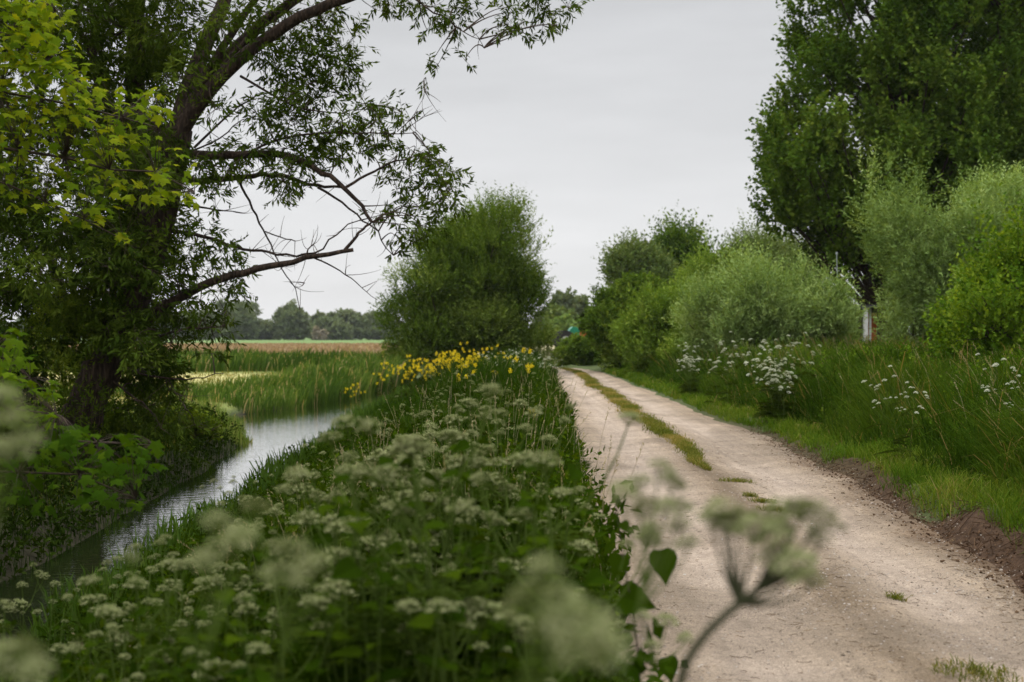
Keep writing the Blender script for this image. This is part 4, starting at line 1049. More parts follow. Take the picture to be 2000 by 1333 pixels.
g = Geo()
x, y, b = scatter(rng, 26000, lambda y: dr(y) + .1, lambda y: pl(y) - .12, 1.6, 30, lambda x, y: .35 + .65 * sstep(.35, .6, vnoise(x * .9, y * .9, 63)))
n = len(x); b[:, 2] += rng.uniform(.05, .75, n) * (.5 + .6 * vnoise(x * .9, y * .9, 64)) * verge_h(x, y)
shoot_leaves(g, rng, b, unit(rng.normal(size=(n, 3)) * .8 + np.array([0, 0, .6])), rng.uniform(.15, .3, n), 7, rng.uniform(.045, .085, n)[np.repeat(np.arange(n), 7)], .034, np.clip(.1 + .7 * vnoise(x * 1.2, y * 1.2, 65) + rng.normal(0, .1, n), 0, 1), spread=1.1, upn=1.2)
stuff(g.build("ground_cover", M['herb']), "dark leafy ground cover under the flowers of the left verge", "weeds")
g = Geo()
x, y, b = scatter(rng, 9000, lambda y: dl(y) - 4.5, lambda y: dl(y) - .05, 7, 29)
k = dl(y) - x > .12; x, y, b = x[k], y[k], b[k]
n = len(x); q_ = dl(y) - x; b[:, 2] += rng.uniform(.02, .5, n) * sstep(.0, 1.5, q_)
shoot_leaves(g, rng, b, unit(rng.normal(size=(n, 3)) * .8 + np.array([.2, 0, .6])), .24, 8, .07, .036, np.clip(.1 + .7 * vnoise(x * 1.2, y * 1.2, 67) + rng.normal(0, .1, n), 0, 1), spread=1.1)
stuff(g.build("bank_cover", M['dark']), "dark leafy weeds covering the left ditch bank under the willow", "weeds")
g = Geo()
x, y, b = scatter(rng, 520, lambda y: dr(y) + .8, lambda y: pl(y) - .05, 6.5, 45)
n = len(x); h = rng.uniform(.7, 1.15, n) * verge_h(x, y)
ln_ = rng.normal(0, .12, (n, 2)); t = np.linspace(0, 1, 5)
path = b[:, None, :] + np.stack([ln_[:, 0:1] * t ** 2, ln_[:, 1:2] * t ** 2, h[:, None] * (t - .1 * t ** 3)], -1)
tubes(g, path, np.broadcast_to(np.array([.0016, .0014, .0012, .001, .0008]), (n, 5)) * np.interp(y, [4, 45], [.9, 2.6])[:, None], 3, rng.random(n))
dvec = unit(path[:, -1] - path[:, -2])
shoot_leaves(g, rng, path[:, -1] - dvec * .09, dvec, .12, 12, .02, .007, rng.random(n), spread=.5)
stuff(g.build("verge_stalks", M['seed']), "thin flowering grass stalks rising from the left verge", "grass")
# blades at the water's edge, right side of the ditch
g = Geo()
x, y, b = scatter(rng, 4200, lambda y: dr(y) - .28, lambda y: dr(y) + .35, 9, 62)
n = len(x); b[:, 2] = np.minimum(b[:, 2], WATER + .15)
h = rng.uniform(.2, .5, n) * np.interp(y, [20, 30], [1, .75]) * (.4 + .9 * vnoise(y * .7, x * 0, 66))
blades(g, b, h, np.interp(y, [9, 62], [.012, .035]) * rng.uniform(.8, 1.5, n), rng.normal(0, .22, (n, 2)) * h[:, None], rng, np.clip(rng.normal(.22, .16, n), 0, 1))
stuff(g.build("waterside_blades", M['reed']), "sword-shaped leaves lining the right edge of the ditch", "reeds")

# reeds on the far side of the ditch
def reed_bed(name, label, n, x0, x1, y0, y1, h0, dens=None, mat='reed', w=(.012, .03), tint0=.45, wlean=.12, dead=0.07):
    g = Geo()
    y = rng.uniform(y0, y1, n); a = x0(y) if callable(x0) else x0; b_ = x1(y) if callable(x1) else x1
    x = a + (b_ - a) * rng.random(n)
    if dens is not None:
        k = rng.random(n) < dens(x, y); x, y = x[k], y[k]
    m = len(x)
    h = (h0(x, y) if callable(h0) else h0) * rng.uniform(.5, 1.2, m) * (.65 + .6 * vnoise(x * .8, y * .8, 71))
    lean = rng.normal(0, .20, (m, 2)) * h[:, None]; lean[:, 0] += wlean * h
    base = np.stack([x, y, np.maximum(ground_z(x, y), WATER - .1) - .02], 1)
    blades(g, base, h, np.interp(y, [20, 70, 330], [w[0], w[1], w[1] * 5]) * rng.uniform(.7, 1.4, m), lean, rng, np.clip(tint0 + .6 * (vnoise(x * .5, y * .5, 72) - .5) + rng.normal(0, .2, m), 0, .92) + np.where(rng.random(m) < dead, 1, 0) * (mat == 'reed'))
    return stuff(g.build(name, M[mat]), label, "reeds")
reed_bed("reeds", "green reeds standing along the far bend of the ditch", 15000, lambda y: dl(y) - np.interp(y, [38, 44, 50, 66], [3.0, 2.6, 2.2, 2.0]), lambda y: dl(y) + .25, 37.3, 66, lambda x, y: np.interp(y, [37, 42, 48, 55, 66], [.16, .26, .56, .68, .76]) - np.maximum(ground_z(x, y), WATER - .1), w=(.020, .046))
reed_bed("reeds", "thin line of green reeds across the meadow behind the mown strip's near edge", 6500, -17, lambda y: dl(y) - 2.5, 39.5, 42.5, .34, w=(.014, .034))
reed_bed("reeds", "long dark-green reed band in front of the brown field", 30000, -42, lambda y: np.interp(y, [65, 80], [-5.0, -7.5]), 66, 79, .92, w=(.016, .05), tint0=.25)
reed_bed("sedge", "bright grassy tussocks on the near corner of the ditch bank", 7000, -7.6, lambda y: dl(y) + .12, 26.5, 33.0, lambda x, y: .12 + .26 * sstep(.3, .7, vnoise(x * .8, y * .8, 73)), w=(.009, .02), tint0=.65, wlean=.0, dead=.04)
reed_bed("sedge", "rough grass fringe along the near left bank of the ditch", 5200, lambda y: dl(y) - 1.2, lambda y: dl(y) + .15, 11, 27, lambda x, y: .06 + .20 * vnoise(x * .8, y * .8, 74), w=(.007, .012), tint0=.05, wlean=.0, dead=.0, mat='grass')
reed_bed("meadow_grass", "short yellowish meadow grass left of the ditch", 42000, lambda y: -8 - y * .40, lambda y: dl(y) - .4, 14, 66, lambda x, y: .10 + .12 * vnoise(x * .6, y * .6, 75), w=(.008, .03), mat='strip', tint0=.40, wlean=0, dens=lambda x, y: 1 - .55 * sstep(51, 53, y) * sstep(-8.6, -9.8, x))
reed_bed("dry_reeds", "reddish-brown field of last year's dry reeds", 52000, lambda y: -.42 * y - 4, lambda y: np.interp(y, [80, 120, 330], [-6.5, -9, -20]), 79, 250, lambda x, y: np.interp(y, [80, 130, 250], [.78, .62, .40]), mat='dry', w=(.02, .06), tint0=.45)

# ------------------------------------------------------------------ cow parsley, nettles, yellow flowers: plants one could count
def umbel_mesh(seed, rad, open_=1.0, flower='umbel'):
    rng = np.random.default_rng(seed)
    g = Geo()
    nr = 14
    a = np.arange(nr) * 2.4; q = np.sqrt((np.arange(nr) + .4) / nr)
    ends = np.stack([np.cos(a) * q * rad, np.sin(a) * q * rad, rad * (1.05 - .72 * q ** 2) * open_ * np.ones(nr)], 1) + rng.normal(0, rad * .05, (nr, 3))
    t = np.linspace(0, 1, 3)[None, :, None]
    tubes(g, ends[:, None] * t, np.full((nr, 3), .0007), 3, .6, 1)
    nf = 18
    b = np.repeat(ends, nf, 0); n = len(b)
    d = rand_unit(rng, n); d[:, 2] = np.abs(d[:, 2]) * .8 + .1
    pos = b + d * rad * .30 * rng.uniform(.5, 1, n)[:, None]
    a = rng.uniform(0, 6.28, n)
    sz = rad * rng.uniform(.16, .27, n)
    leaves(g, pos, np.stack([np.cos(a), np.sin(a), rng.normal(0, .2, n)], 1), d + np.array([0, 0, .8]), sz, sz * .9, np.clip(rng.normal(.5, .25, n), 0, 1))
    o = g.build("flower_head", [M[flower], M['stem']])
    me = o.data; bpy.data.objects.remove(o); return me
UMB = [umbel_mesh(300 + i, r) for i, r in enumerate((.030, .025, .034, .020))]
UMBW = [umbel_mesh(340 + i, r, 1.0, 'umbel_white') for i, r in enumerate((.040, .034, .046))]

def fern_leaf(g, rng, base, d, length, tint):
    """one ferny compound leaf: rachis, pinnae, leaflets"""
    t = np.linspace(0, 1, 6)[:, None]
    e_ = base + d * length + np.array([0, 0, -.25 * length]); mid = base + d * length * .5 + np.array([0, 0, .10 * length])
    pth = (1 - t) ** 2 * base + 2 * t * (1 - t) * mid + t ** 2 * e_
    tubes(g, pth, np.linspace(.002, .0008, 6), 3, .5, 1)
    side = unit(np.cross(d, [0, 0, 1.0]))
    Pp, D = [], []
    for k in range(7):
        u = .25 + .75 * k / 7
        c = (1 - u) ** 2 * base + 2 * u * (1 - u) * mid + u ** 2 * e_
        pl_ = length * .42 * (1 - .75 * (u - .25))
        for s in (-1, 1):
            dd = unit(side * s + d * .55 + np.array([0, 0, -.15]))
            for j in range(5):
                f = (j + .5) / 5
                cc = c + dd * pl_ * f
                for s2 in (-1, 1):
                    Pp.append(cc); D.append(unit(dd * .8 + s2 * unit(np.cross(dd, [0, 0, 1.])) * .8))
    Pp = np.array(Pp); D = np.array(D); n = len(Pp)
    leaves(g, Pp, D, np.array([0, 0, 1.0]) + rng.normal(0, .3, (n, 3)), length * .12, length * .06, np.clip(tint + rng.normal(0, .1, n), 0, 1))

def make_parsley(seed, H, n_br, label, umb_scale=1.0, foliage=True, group=None, umb=None):
    umb = umb or UMB
    rng = np.random.default_rng(seed)
    root = thing("cow_parsley_plant", label, "cow parsley", group=group)
    gs = Geo()
    k = 8
    ln = rng.normal(0, .06, 2) * H
    tt = np.linspace(0, 1, k)
    main = np.stack([ln[0] * tt ** 2, ln[1] * tt ** 2, H * tt], 1) + np.concatenate([np.zeros((1, 3)), rng.normal(0, .006, (k - 1, 3))])
    tubes(gs, main, np.linspace(.0055, .0022, k), 6, .4)
    heads = [(main[-1], unit(main[-1] - main[-2]), 1.0)]
    az = rng.uniform(0, 6.28)
    for b_ in range(n_br):
        u = .42 + .45 * b_ / max(n_br - 1, 1) + rng.normal(0, .03)
        s = np.array([np.interp(u, tt, main[:, c]) for c in range(3)])
        az += 2.4 + rng.normal(0, .3)
        d = np.array([math.cos(az), math.sin(az), 0]); L_ = H * rng.uniform(.24, .36) * (1.15 - .45 * u)
        e_ = s + d * L_ * .62 + np.array([0, 0, L_ * .95]); mid = s + d * L_ * .45 + np.array([0, 0, L_ * .3])
        t = np.linspace(0, 1, 6)[:, None]
        br = (1 - t) ** 2 * s + 2 * t * (1 - t) * mid + t ** 2 * e_
        tubes(gs, br, np.linspace(.003, .0015, 6), 4, .5)
        heads.append((e_, unit(e_ - mid), rng.uniform(.8, 1.1)))
        for _ in range(rng.integers(0, 2)):
            s2 = br[3]; d2 = unit(np.array([d[0], d[1], 0]) + rng.normal(0, .8, 3) * np.array([1, 1, 0])); l2 = L_ * rng.uniform(.35, .6)
            e2 = s2 + d2 * l2 * .6 + np.array([0, 0, l2 * .9]); m2 = s2 + d2 * l2 * .4 + np.array([0, 0, l2 * .3])
            b2 = (1 - t) ** 2 * s2 + 2 * t * (1 - t) * m2 + t ** 2 * e2
            tubes(gs, b2, np.linspace(.002, .0012, 6), 4, .5)
            heads.append((e2, unit(e2 - m2), rng.uniform(.6, 1.0)))
    gs.build("stem", M['stem'], root, True)
    if foliage:
        gf = Geo()
        for q in range(7):
            u = rng.uniform(.12, .72); s = np.array([np.interp(u, tt, main[:, c]) for c in range(3)])
            a = rng.uniform(0, 6.28); d = unit(np.array([math.cos(a), math.sin(a), rng.uniform(.2, .7)]))
            fern_leaf(gf, rng, s, d, H * rng.uniform(.22, .36) * (1.2 - .6 * u), rng.uniform(.25, .65))
        gf.build("leaves", [M['fern'], M['stem']], root)
    for i, (p, d, sc) in enumerate(heads):
        o = bpy.data.objects.new("flower_head", umb[int(rng.integers(len(umb)))])
        COL.objects.link(o); o.parent = root
        o.location = tuple(p); sc *= umb_scale
        dd = Vector(tuple(unit(d * .6 + np.array([0, 0, .7]))))
        o.rotation_euler = dd.to_track_quat('Z', 'Y').to_euler(); o.scale = (sc, sc, sc)
    return root

LAB_V = "white cow parsley plant in the dense drift on the verge left of the path"
GRP_V = "cow parsley in the drift on the left verge"
protos = [make_parsley(310 + i, H, nb, LAB_V, us, True, GRP_V) for i, (H, nb, us) in enumerate(((.95, 4, 1.05), (.80, 3, 1.1), (1.05, 5, 1.0), (.70, 3, 1.15), (.88, 4, .95)))]
bprotos = [make_parsley(330 + i, H, nb, LAB_V, us, True, GRP_V, UMBW) for i, (H, nb, us) in enumerate(((1.0, 8, .72), (.9, 7, .76), (1.1, 9, .68)))]
rng = np.random.default_rng(320)
used = set()
def put(protos_, x, y, sc, label=None, group=None, tilt=.12):
    i = int(rng.integers(len(protos_)))
    p = protos_[i]; loc = (float(x), float(y), float(ground_z(x, y)) - .02)
    tl = tuple(rng.normal(0, tilt, 2))
    if id(p) not in used:
        used.add(id(p)); p.location = loc; p.rotation_euler = (tl[0], tl[1], rng.uniform(0, 6.28)); p.scale = (sc,) * 3
        if label: p["label"] = label
        if group: p["group"] = group
        return p
    return dup(p, loc, rng.uniform(0, 6.28), sc, label, group, tl)

spots = []
tries = 0
while len(spots) < 112 and tries < 20000:
    tries += 1
    y = 2.4 * (26 / 2.4) ** rng.random(); v = rng.random() * (.8 if y < 9 else .58)
    x = float(pl(y) - np.interp(y, [3, 14], [.28, .10]) + (dr(y) - pl(y)) * v)
    if abs(x / y) > .40: continue
    if vnoise(x * 1.3, y * .7, 82) < .36 or any((x - a) ** 2 + (y - b) ** 2 < (.17 + .012 * y) ** 2 for a, b in spots): continue
    spots.append((x, y))
for x, y in spots:
    put(protos, x, y, rng.uniform(.72, 1.05) * float(verge_h(x, y)) * (.9 if y < 4 else 1.0))
# the tallest ones stand nearest to where the photographer stood
TOPX, TOPY = [-50, 0, 150, 300, 400, 490, 560, 650, 800, 1000, 1080, 1120, 1150, 1180], [1100, 1110, 1130, 1095, 1045, 985, 935, 875, 805, 805, 865, 930, 1005, 1110]
PH = [.95, .80, 1.05, .70, .88]
k_ = 0
while k_ < 66:
    px = rng.uniform(0, 1170); Yq = 3.6 * (9.0 / 3.6) ** rng.random()
    py = np.interp(px, TOPX, TOPY) + 230 * rng.random() ** 1.3
    x, _, zt = P(px, py, Yq)
    if verge_v(x, Yq) < .08 or vnoise(x * 2.2, Yq * 1.1, 81) < .36: continue
    H = zt - float(ground_z(x, Yq))
    if H < .5 or H > 1.5: continue
    i = int(rng.integers(5)); put([protos[i]], x, Yq, H / PH[i] * .97, tilt=.06); k_ += 1
# further along the verge, up to the end of the path
LAB_F = "white cow parsley plant at the far end of the left verge below the round willow"
GRP_F = "cow parsley at the far end of the left verge"
n_ = 0
while n_ < 55:
    y = rng.uniform(36, 62); x = float(pl(y)) - rng.uniform(.0, 2.3)
    put(bprotos[:2] if n_ % 2 else protos, x, y, rng.uniform(.85, 1.1), LAB_F, GRP_F); n_ += 1
# clumps on the right bank, each where the photograph shows it
def bank(px, py, H, n, lab, grp, spread, sc=1.0):
    Yb = solve_Y(px, py, H, 8, 66)
    if Yb is None: Yb = 30
    x0 = (px - 1000) / FPX * Yb
    for i in range(n):
        yb = Yb + rng.normal(0, spread * 1.2); xb = max(x0 + rng.normal(0, spread), float(pr(yb)) + .5)
        put(bprotos, xb, yb, sc * rng.uniform(.85, 1.1), lab, grp)
bank(1742, 745, .95, 2, "white cow parsley plant in the lone clump in the right bank's near grass", "cow parsley in the lone clump on the right bank", .06, .92)
bank(1428, 680, 1.25, 4, "white cow parsley plant in the tall group before the big round willow bush", "cow parsley in front of the round willow bush", .35, 1.25)
bank(1472, 704, 1.15, 8, "white cow parsley plant in the thick white clump at the right bank's grass edge", "cow parsley in the thick clump on the right bank", .30, 1.15)
bank(1440, 735, .9, 3, "white cow parsley plant low in front of the thick white clump", "cow parsley low before the thick clump", .2, 1.0)
bank(1268, 695, 1.1, 8, "white cow parsley plant in the far clump below the pale willow bush", "cow parsley in the far clump on the right bank", .45, 1.1)
bank(1990, 740, .9, 2, "white cow parsley plant in the grass at the right edge of the picture", "cow parsley at the right picture edge", .2, .9)

# plants right in front of the lens
def near_plant(pts_stem, heads, label, Y, r0, foliage=(), sm='stem'):
    A = np.array([P(a, b, Y + (c if True else 0)) for a, b, c in pts_stem])
    base = np.array([A[0][0] - .08, A[0][1] + .02, float(ground_z(A[0][0] - .08, A[0][1]))])
    root = thing("cow_parsley_plant", label, "cow parsley", tuple(base))
    S = smooth_path(np.vstack([base, base * .5 + A[0] * .5 + np.array([-.02, 0, 0]), A]) - base, 48)
    g = Geo(); tubes(g, S, np.linspace(r0, r0 * .62, 48), 7, .4)
    for (a, b, dY, sc) in heads:
        e_ = P(a, b, Y + dY) - base
        j = np.argmin(np.linalg.norm(S - (e_ - np.array([0, 0, .06])), axis=1)); j = int(np.clip(j - 2, 44, 47)); s = S[j]
        t = np.linspace(0, 1, 7)[:, None]; mid = s * .4 + e_ * .6 + np.array([0, 0, -.02])
        q = (1 - t) ** 2 * s + 2 * t * (1 - t) * mid + t ** 2 * e_
        tubes(g, q, np.linspace(r0 * .5, .0014, 7), 5, .5)
        o = bpy.data.objects.new("flower_head", UMB[int(rng.integers(len(UMB)))])
        COL.objects.link(o); o.parent = root; o.location = tuple(e_); o.scale = (sc,) * 3
        o.rotation_euler = (rng.normal(0, .3), rng.normal(0, .3), rng.uniform(0, 6))
    g.build("stem", M[sm], root, True)
    if foliage:
        gf = Geo()
        for (a, b, dY, ln) in foliage:
            s = P(a, b, Y + dY) - base
            fern_leaf(gf, rng, s, unit(rng.normal(size=3) * np.array([1, .5, .3]) + np.array([0, 0, .3])), ln, .5)
        gf.build("leaves", [M['fern'], M['stem']], root)
    return root
near_plant([(1318, 1333, 0), (1372, 1240, 0), (1460, 1165, 0), (1545, 1110, 0)],
           [(1585, 1040, -.02, .98), (1545, 1035, .03, 1.08), (1425, 1040, .02, 0.94), (1470, 1055, 0, 0.94), (1390, 1030, .05, 0.81), (1560, 1120, -.04, 0.81), (1580, 1150, .02, 0.68), (1520, 1075, .0, 0.94), (1565, 1010, .01, 1.08), (1600, 1070, .0, 0.94), (1445, 1045, .03, 0.94), (1410, 1015, .02, 0.81), (1500, 1100, .0, 0.81)],
           "blurred cow parsley leaning right across the path, with the thickest bare stem", 1.9, .0088, sm='dark_stem')
near_plant([(1215, 1333, 0), (1230, 1240, 0), (1262, 1140, 0), (1290, 1080, 0)],
           [(1285, 930, 0, .8), (1250, 960, .05, .8), (1300, 1005, 0, .95), (1330, 1040, .05, .9), (1345, 1075, -.05, .8), (1265, 1010, .1, .7), (1215, 975, .0, .6), (1310, 960, .03, .8), (1275, 1045, .0, .8), (1325, 1005, .02, .8), (1260, 1060, .05, .7)],
           "blurred cow parsley standing upright before the left wheel track", 2.0, .0035)
near_plant([(1270, 1345, 0), (1280, 1290, 0), (1265, 1240, 0)],
           [(1255, 1210, 0, .8), (1300, 1225, .05, .8), (1275, 1270, 0, .7), (1340, 1255, .05, .6), (1225, 1260, 0, .7)],
           "low blurred cow parsley at the bottom edge beside the path", 3.0, .003)
near_plant([(1010, 1340, 0), (1050, 1270, 0), (1085, 1220, 0)],
           [(1060, 1130, 0, .8), (1100, 1190, .03, .9), (1130, 1240, 0, .9), (1080, 1280, .02, .9), (1160, 1290, .04, .9), (1040, 1200, .06, .8)],
           "strongly blurred pale cow parsley at the bottom centre", 1.25, .0035)
near_plant([(380, 1360, 0), (410, 1260, 0), (430, 1150, 0)],
           [(420, 1040, 0, 1.0), (450, 1100, .05, 1.0), (395, 1110, .0, .9), (470, 1060, .1, .8), (250, 1100, .05, .6)],
           "strongly blurred cow parsley in front of the water", 1.7, .003)
near_plant([(520, 1360, 0), (560, 1260, 0), (580, 1160, 0)],
           [(570, 1090, 0, .9), (620, 1130, .05, .9), (545, 1150, .0, .8), (500, 1010, .1, .8)],
           "strongly blurred cow parsley right of the water's nearest gap", 1.8, .003)
near_plant([(-60, 1340, 0), (-30, 1100, 0), (0, 950, 0)],
           [(25, 850, 0, 1.0), (10, 900, .05, .9), (50, 880, .0, .8), (0, 800, .1, .8)],
           "strongly blurred pale cow parsley at the left edge below the maple leaves", 1.6, .003)
near_plant([(20, 1380, 0), (35, 1340, 0), (40, 1320, 0)],
           [(40, 1290, 0, .8), (10, 1310, .03, .8), (70, 1320, 0, .6)],
           "blurred cow parsley in the bottom left corner", 1.5, .003)

# nettles and other broad-leaved plants
def make_nettle(seed, H, label, group, size=.085, T=None, F=None, mat='herb'):
    rng = np.random.default_rng(seed)
    root = thing("nettle_plant", label, "nettle", group=group)
    k = 8; tt = np.linspace(0, 1, k)
    main = np.stack([rng.normal(0, .08) * H * tt ** 2, rng.normal(0, .08) * H * tt ** 2, H * tt], 1)
    g = Geo(); tubes(g, main, np.linspace(.004, .002, k), 5, .3); g.build("stem", M['stem'], root, True)
    g = Geo(); Pp, D, N, S = [], [], [], []
    for j in range(10):
        u = .18 + .82 * j / 9; c = np.array([np.interp(u, tt, main[:, q]) for q in range(3)])
        for s in (0, 1):
            a = j * math.pi / 2 + s * math.pi + rng.normal(0, .3)
            d = unit(np.array([math.cos(a), math.sin(a), rng.uniform(-.35, .35)]))
            Pp.append(c + d * .012); D.append(d); N.append(np.array([0, 0, 1.]) + rng.normal(0, .25, 3)); S.append(size * (1.15 - .7 * abs(u - .45)) * rng.uniform(.8, 1.15))
    place(g, HEART_T, HEART_F, np.array(Pp), np.array(D), np.array(N), np.array(S), np.clip(rng.normal(.45, .2, len(Pp)), 0, 1))
    g.build("leaves", M[mat], root)
    return root
LAB_N = "dark green nettle plant among the cow parsley of the left verge"
GRP_N = "nettles on the left verge"
nproto = [make_nettle(400 + i, H, LAB_N, GRP_N, s_) for i, (H, s_) in enumerate(((.75, .07), (.6, .075), (.85, .065), (.55, .08)))]
ntall = [make_nettle(410 + i, H, LAB_N, GRP_N, .072) for i, H in enumerate((1.0, 1.1))]
sp = []
while len(sp) < 100:
    y = 2.2 * (17 / 2.2) ** rng.random(); x = float(pl(y) - .25 + (dr(y) + .45 - pl(y)) * rng.random())
    if abs(x / y) > .40 or any((x - a) ** 2 + (y - b) ** 2 < .03 for a, b in sp): continue
    sp.append((x, y)); put(nproto, x, y, rng.uniform(.75, 1.15) * float(verge_h(x, y)))
NH = [.75, .6, .85, .55]
k_ = 0
while k_ < 80:
    px = rng.uniform(0, 1150); Yq = rng.uniform(3.4, 7.5)
    py = np.interp(px, TOPX, TOPY) + 30 + 260 * rng.random()
    x, _, zt = P(px, py, Yq)
    if verge_v(x, Yq) < .07 or vnoise(x * 2.2, Yq * 1.1, 81) > .60: continue
    H = zt - float(ground_z(x, Yq))
    if H < .45 or H > 1.3: continue
    i = int(rng.integers(2)); put([ntall[i]], x, Yq, H / (1.0, 1.1)[i], tilt=.08); k_ += 1

# heart-leaved sapling at the path's edge
Ys = 4.6
sb = P(1262, 1400, Ys); sb[2] = float(ground_z(sb[0], sb[1]))
srt = thing("sapling", "slender young sapling with a few large heart-shaped leaves beside the path", "sapling", tuple(sb))
g = Geo(); st = smooth_path(np.array([[0, 0, 0]] + [list(P(a, b, Ys) - sb) for a, b in ((1250, 1300), (1238, 1210), (1225, 1130), (1212, 1060), (1205, 1000), (1200, 955))]), 20)
tubes(g, st, np.linspace(.0045, .0012, 20), 6, .2)
SL = [((1290, 1075), 1238, 1150, .115, (.2, -.3, -1)), ((1212, 1083), 1216, 1085, .085, (-.25, -.3, -.9)), ((1210, 1165), 1228, 1175, .125, (1, -.3, -.25)), ((1215, 1020), 1207, 1022, .045, (.5, -.2, -.8)), ((1203, 1005), 1204, 1004, .035, (-.6, -.3, -.6)),
      ((1300, 1285), 1252, 1300, .085, (.3, -.2, -1)), ((1175, 1240), 1240, 1235, .08, (-.8, -.4, -.5))]
PL_, DD, SS = [], [], []
for (e0, sx_, sy_, s_, d_) in SL:
    e_ = P(e0[0], e0[1], Ys) - sb; s0 = st[np.argmin(np.abs(st[:, 2] - (P(sx_, sy_, Ys) - sb)[2]))]
    t = np.linspace(0, 1, 5)[:, None]
    tubes(g, s0 + (e_ - s0) * t, np.linspace(.0022, .0014, 5), 4, .2)
    PL_.append(e_); DD.append(d_); SS.append(s_)
g.build("stem", M['twig'], srt, True)
for p_, d_, s_ in zip(PL_, DD, SS):
    g = Geo(); place(g, HEART_T, HEART_F, np.array([p_]), np.array([d_], float), np.array([[.3, -1, .25]]), np.array([s_]), np.array([.5]))
    g.build("leaf", M['herb'], srt)

# yellow flowering plants at the ditch side of the verge
def make_yellow(seed, H, label, group):
    rng = np.random.default_rng(seed)
    root = thing("yellow_flower_plant", label, "yellow flower", group=group)
    gs = Geo(); gf = Geo(); tips = []
    k = 7; tt = np.linspace(0, 1, k)
    main = np.stack([rng.normal(0, .05) * tt ** 2, rng.normal(0, .05) * tt ** 2, H * tt], 1)
    tubes(gs, main, np.linspace(.006, .003, k), 5, .5); tips.append(main[-1])
    for b_ in range(6):
        u = rng.uniform(.45, .85); s = np.array([np.interp(u, tt, main[:, c]) for c in range(3)]); a = b_ * 2.4 + rng.normal(0, .3)
        l_ = H * rng.uniform(.18, .32)
        e_ = s + np.array([math.cos(a) * l_ * .6, math.sin(a) * l_ * .6, l_ * .85]); t = np.linspace(0, 1, 5)[:, None]; mid = s * .5 + e_ * .5 + np.array([math.cos(a), math.sin(a), -.3]) * l_ * .15
        tubes(gs, (1 - t) ** 2 * s + 2 * t * (1 - t) * mid + t ** 2 * e_, np.linspace(.003, .0018, 5), 4, .5); tips.append(e_)
    gs.build("stem", M['stem'], root, True)
    n = 46
    u = rng.uniform(.05, .75, n); a = rng.uniform(0, 6.28, n)
    c = np.stack([np.interp(u, tt, main[:, q]) for q in range(3)], 1)
    leaves(gf, c, np.stack([np.cos(a), np.sin(a), rng.uniform(.0, .8, n)], 1), np.array([0, 0, 1.]) + rng.normal(0, .3, (n, 3)), rng.uniform(.10, .2, n) * (1.1 - u), .05 * (1.2 - u), rng.random(n))
    gf.build("leaves", M['fern'], root)
    for p in tips:
        g = Geo(); n = 44
        d = rand_unit(rng, n); d[:, 2] = d[:, 2] * .9 + .15
        leaves(g, p + d * np.array([.032, .032, .045]) * rng.uniform(.5, 1, n)[:, None], rand_unit(rng, n), d + np.array([0, 0, .4]), .019, .016, np.clip(rng.normal(.5, .25, n), 0, 1))
        g.build("flower_head", M['yellow'], root)
    return root
LAB_Y = "tall yellow-flowered plant in the yellow drift between the ditch and the round willow"
GRP_Y = "yellow flowers along the ditch"
yproto = [make_yellow(500 + i, H, LAB_Y, GRP_Y) for i, H in enumerate((.95, .85, 1.05, .75))]
YF = [(885, 690), (900, 692), (893, 705), (930, 690), (905, 715), (1003, 682), (960, 690), (1000, 700), (960, 705), (835, 722), (855, 722), (875, 728), (885, 718), (868, 735), (900, 738), (920, 725), (935, 720), (845, 735), (910, 735), (930, 735), (890, 740), (950, 728), (975, 722),
      (832, 745), (815, 752), (805, 758), (840, 755), (860, 752), (875, 755), (895, 748), (850, 765), (870, 762), (830, 765), (800, 765), (815, 770), (795, 775), (810, 782), (890, 760), (905, 752), (790, 785), (825, 782), (720, 795), (735, 805), (745, 800), (705, 800), (880, 742), (860, 742), (820, 760)]
for px, py in YF:
    H = 1.15
    Yb = solve_Y(px, py, H, 24, 60)
    if Yb is None: Yb = 45
    Yb = min(Yb, 56); xb = (px - 1000) / FPX * Yb
    put(yproto, xb + rng.normal(0, .15), Yb + rng.normal(0, .9), rng.uniform(.95, 1.35), tilt=.08)
px, py = 1058, 775
Yb = solve_Y(px, py, .7, 10, 60) or 28
put(yproto, (px - 1000) / FPX * Yb, Yb, .7, "lone small yellow-flowered plant close to the left edge of the path", "lone yellow flower", .05)

# ------------------------------------------------------------------ small built things
def box(g, c, s, mat=0, bev=0.0, rz=0.0):
    c = np.array(c, float); s = np.array(s, float) / 2
    v = np.array([(x, y, z) for z in (-1, 1) for y in (-1, 1) for x in (-1, 1)], float) * s
    if rz:
        ca, sa = math.cos(rz), math.sin(rz); v = np.stack([v[:, 0] * ca - v[:, 1] * sa, v[:, 0] * sa + v[:, 1] * ca, v[:, 2]], 1)
    g.add(v + c, [(0, 2, 3, 1), (4, 5, 7, 6), (0, 1, 5, 4), (2, 6, 7, 3), (0, 4, 6, 2), (1, 3, 7, 5)], .5, mat)

def cyl(g, a, b, r0, r1, sides=16, mat=0):
    t = np.linspace(0, 1, 3)[:, None]; pth = np.array(a) + (np.array(b) - np.array(a)) * t
    n0 = g.n
    tubes(g, pth, np.linspace(r0, r1, 3), sides, .5, mat)
    for ring, c in ((n0, a), (n0 + 2 * sides, b)):
        f = np.array([[ring + i - g.n, ring + (i + 1) % sides - g.n, 0] for i in range(sides)])
        g.add(np.array([c]), f, .5, mat)

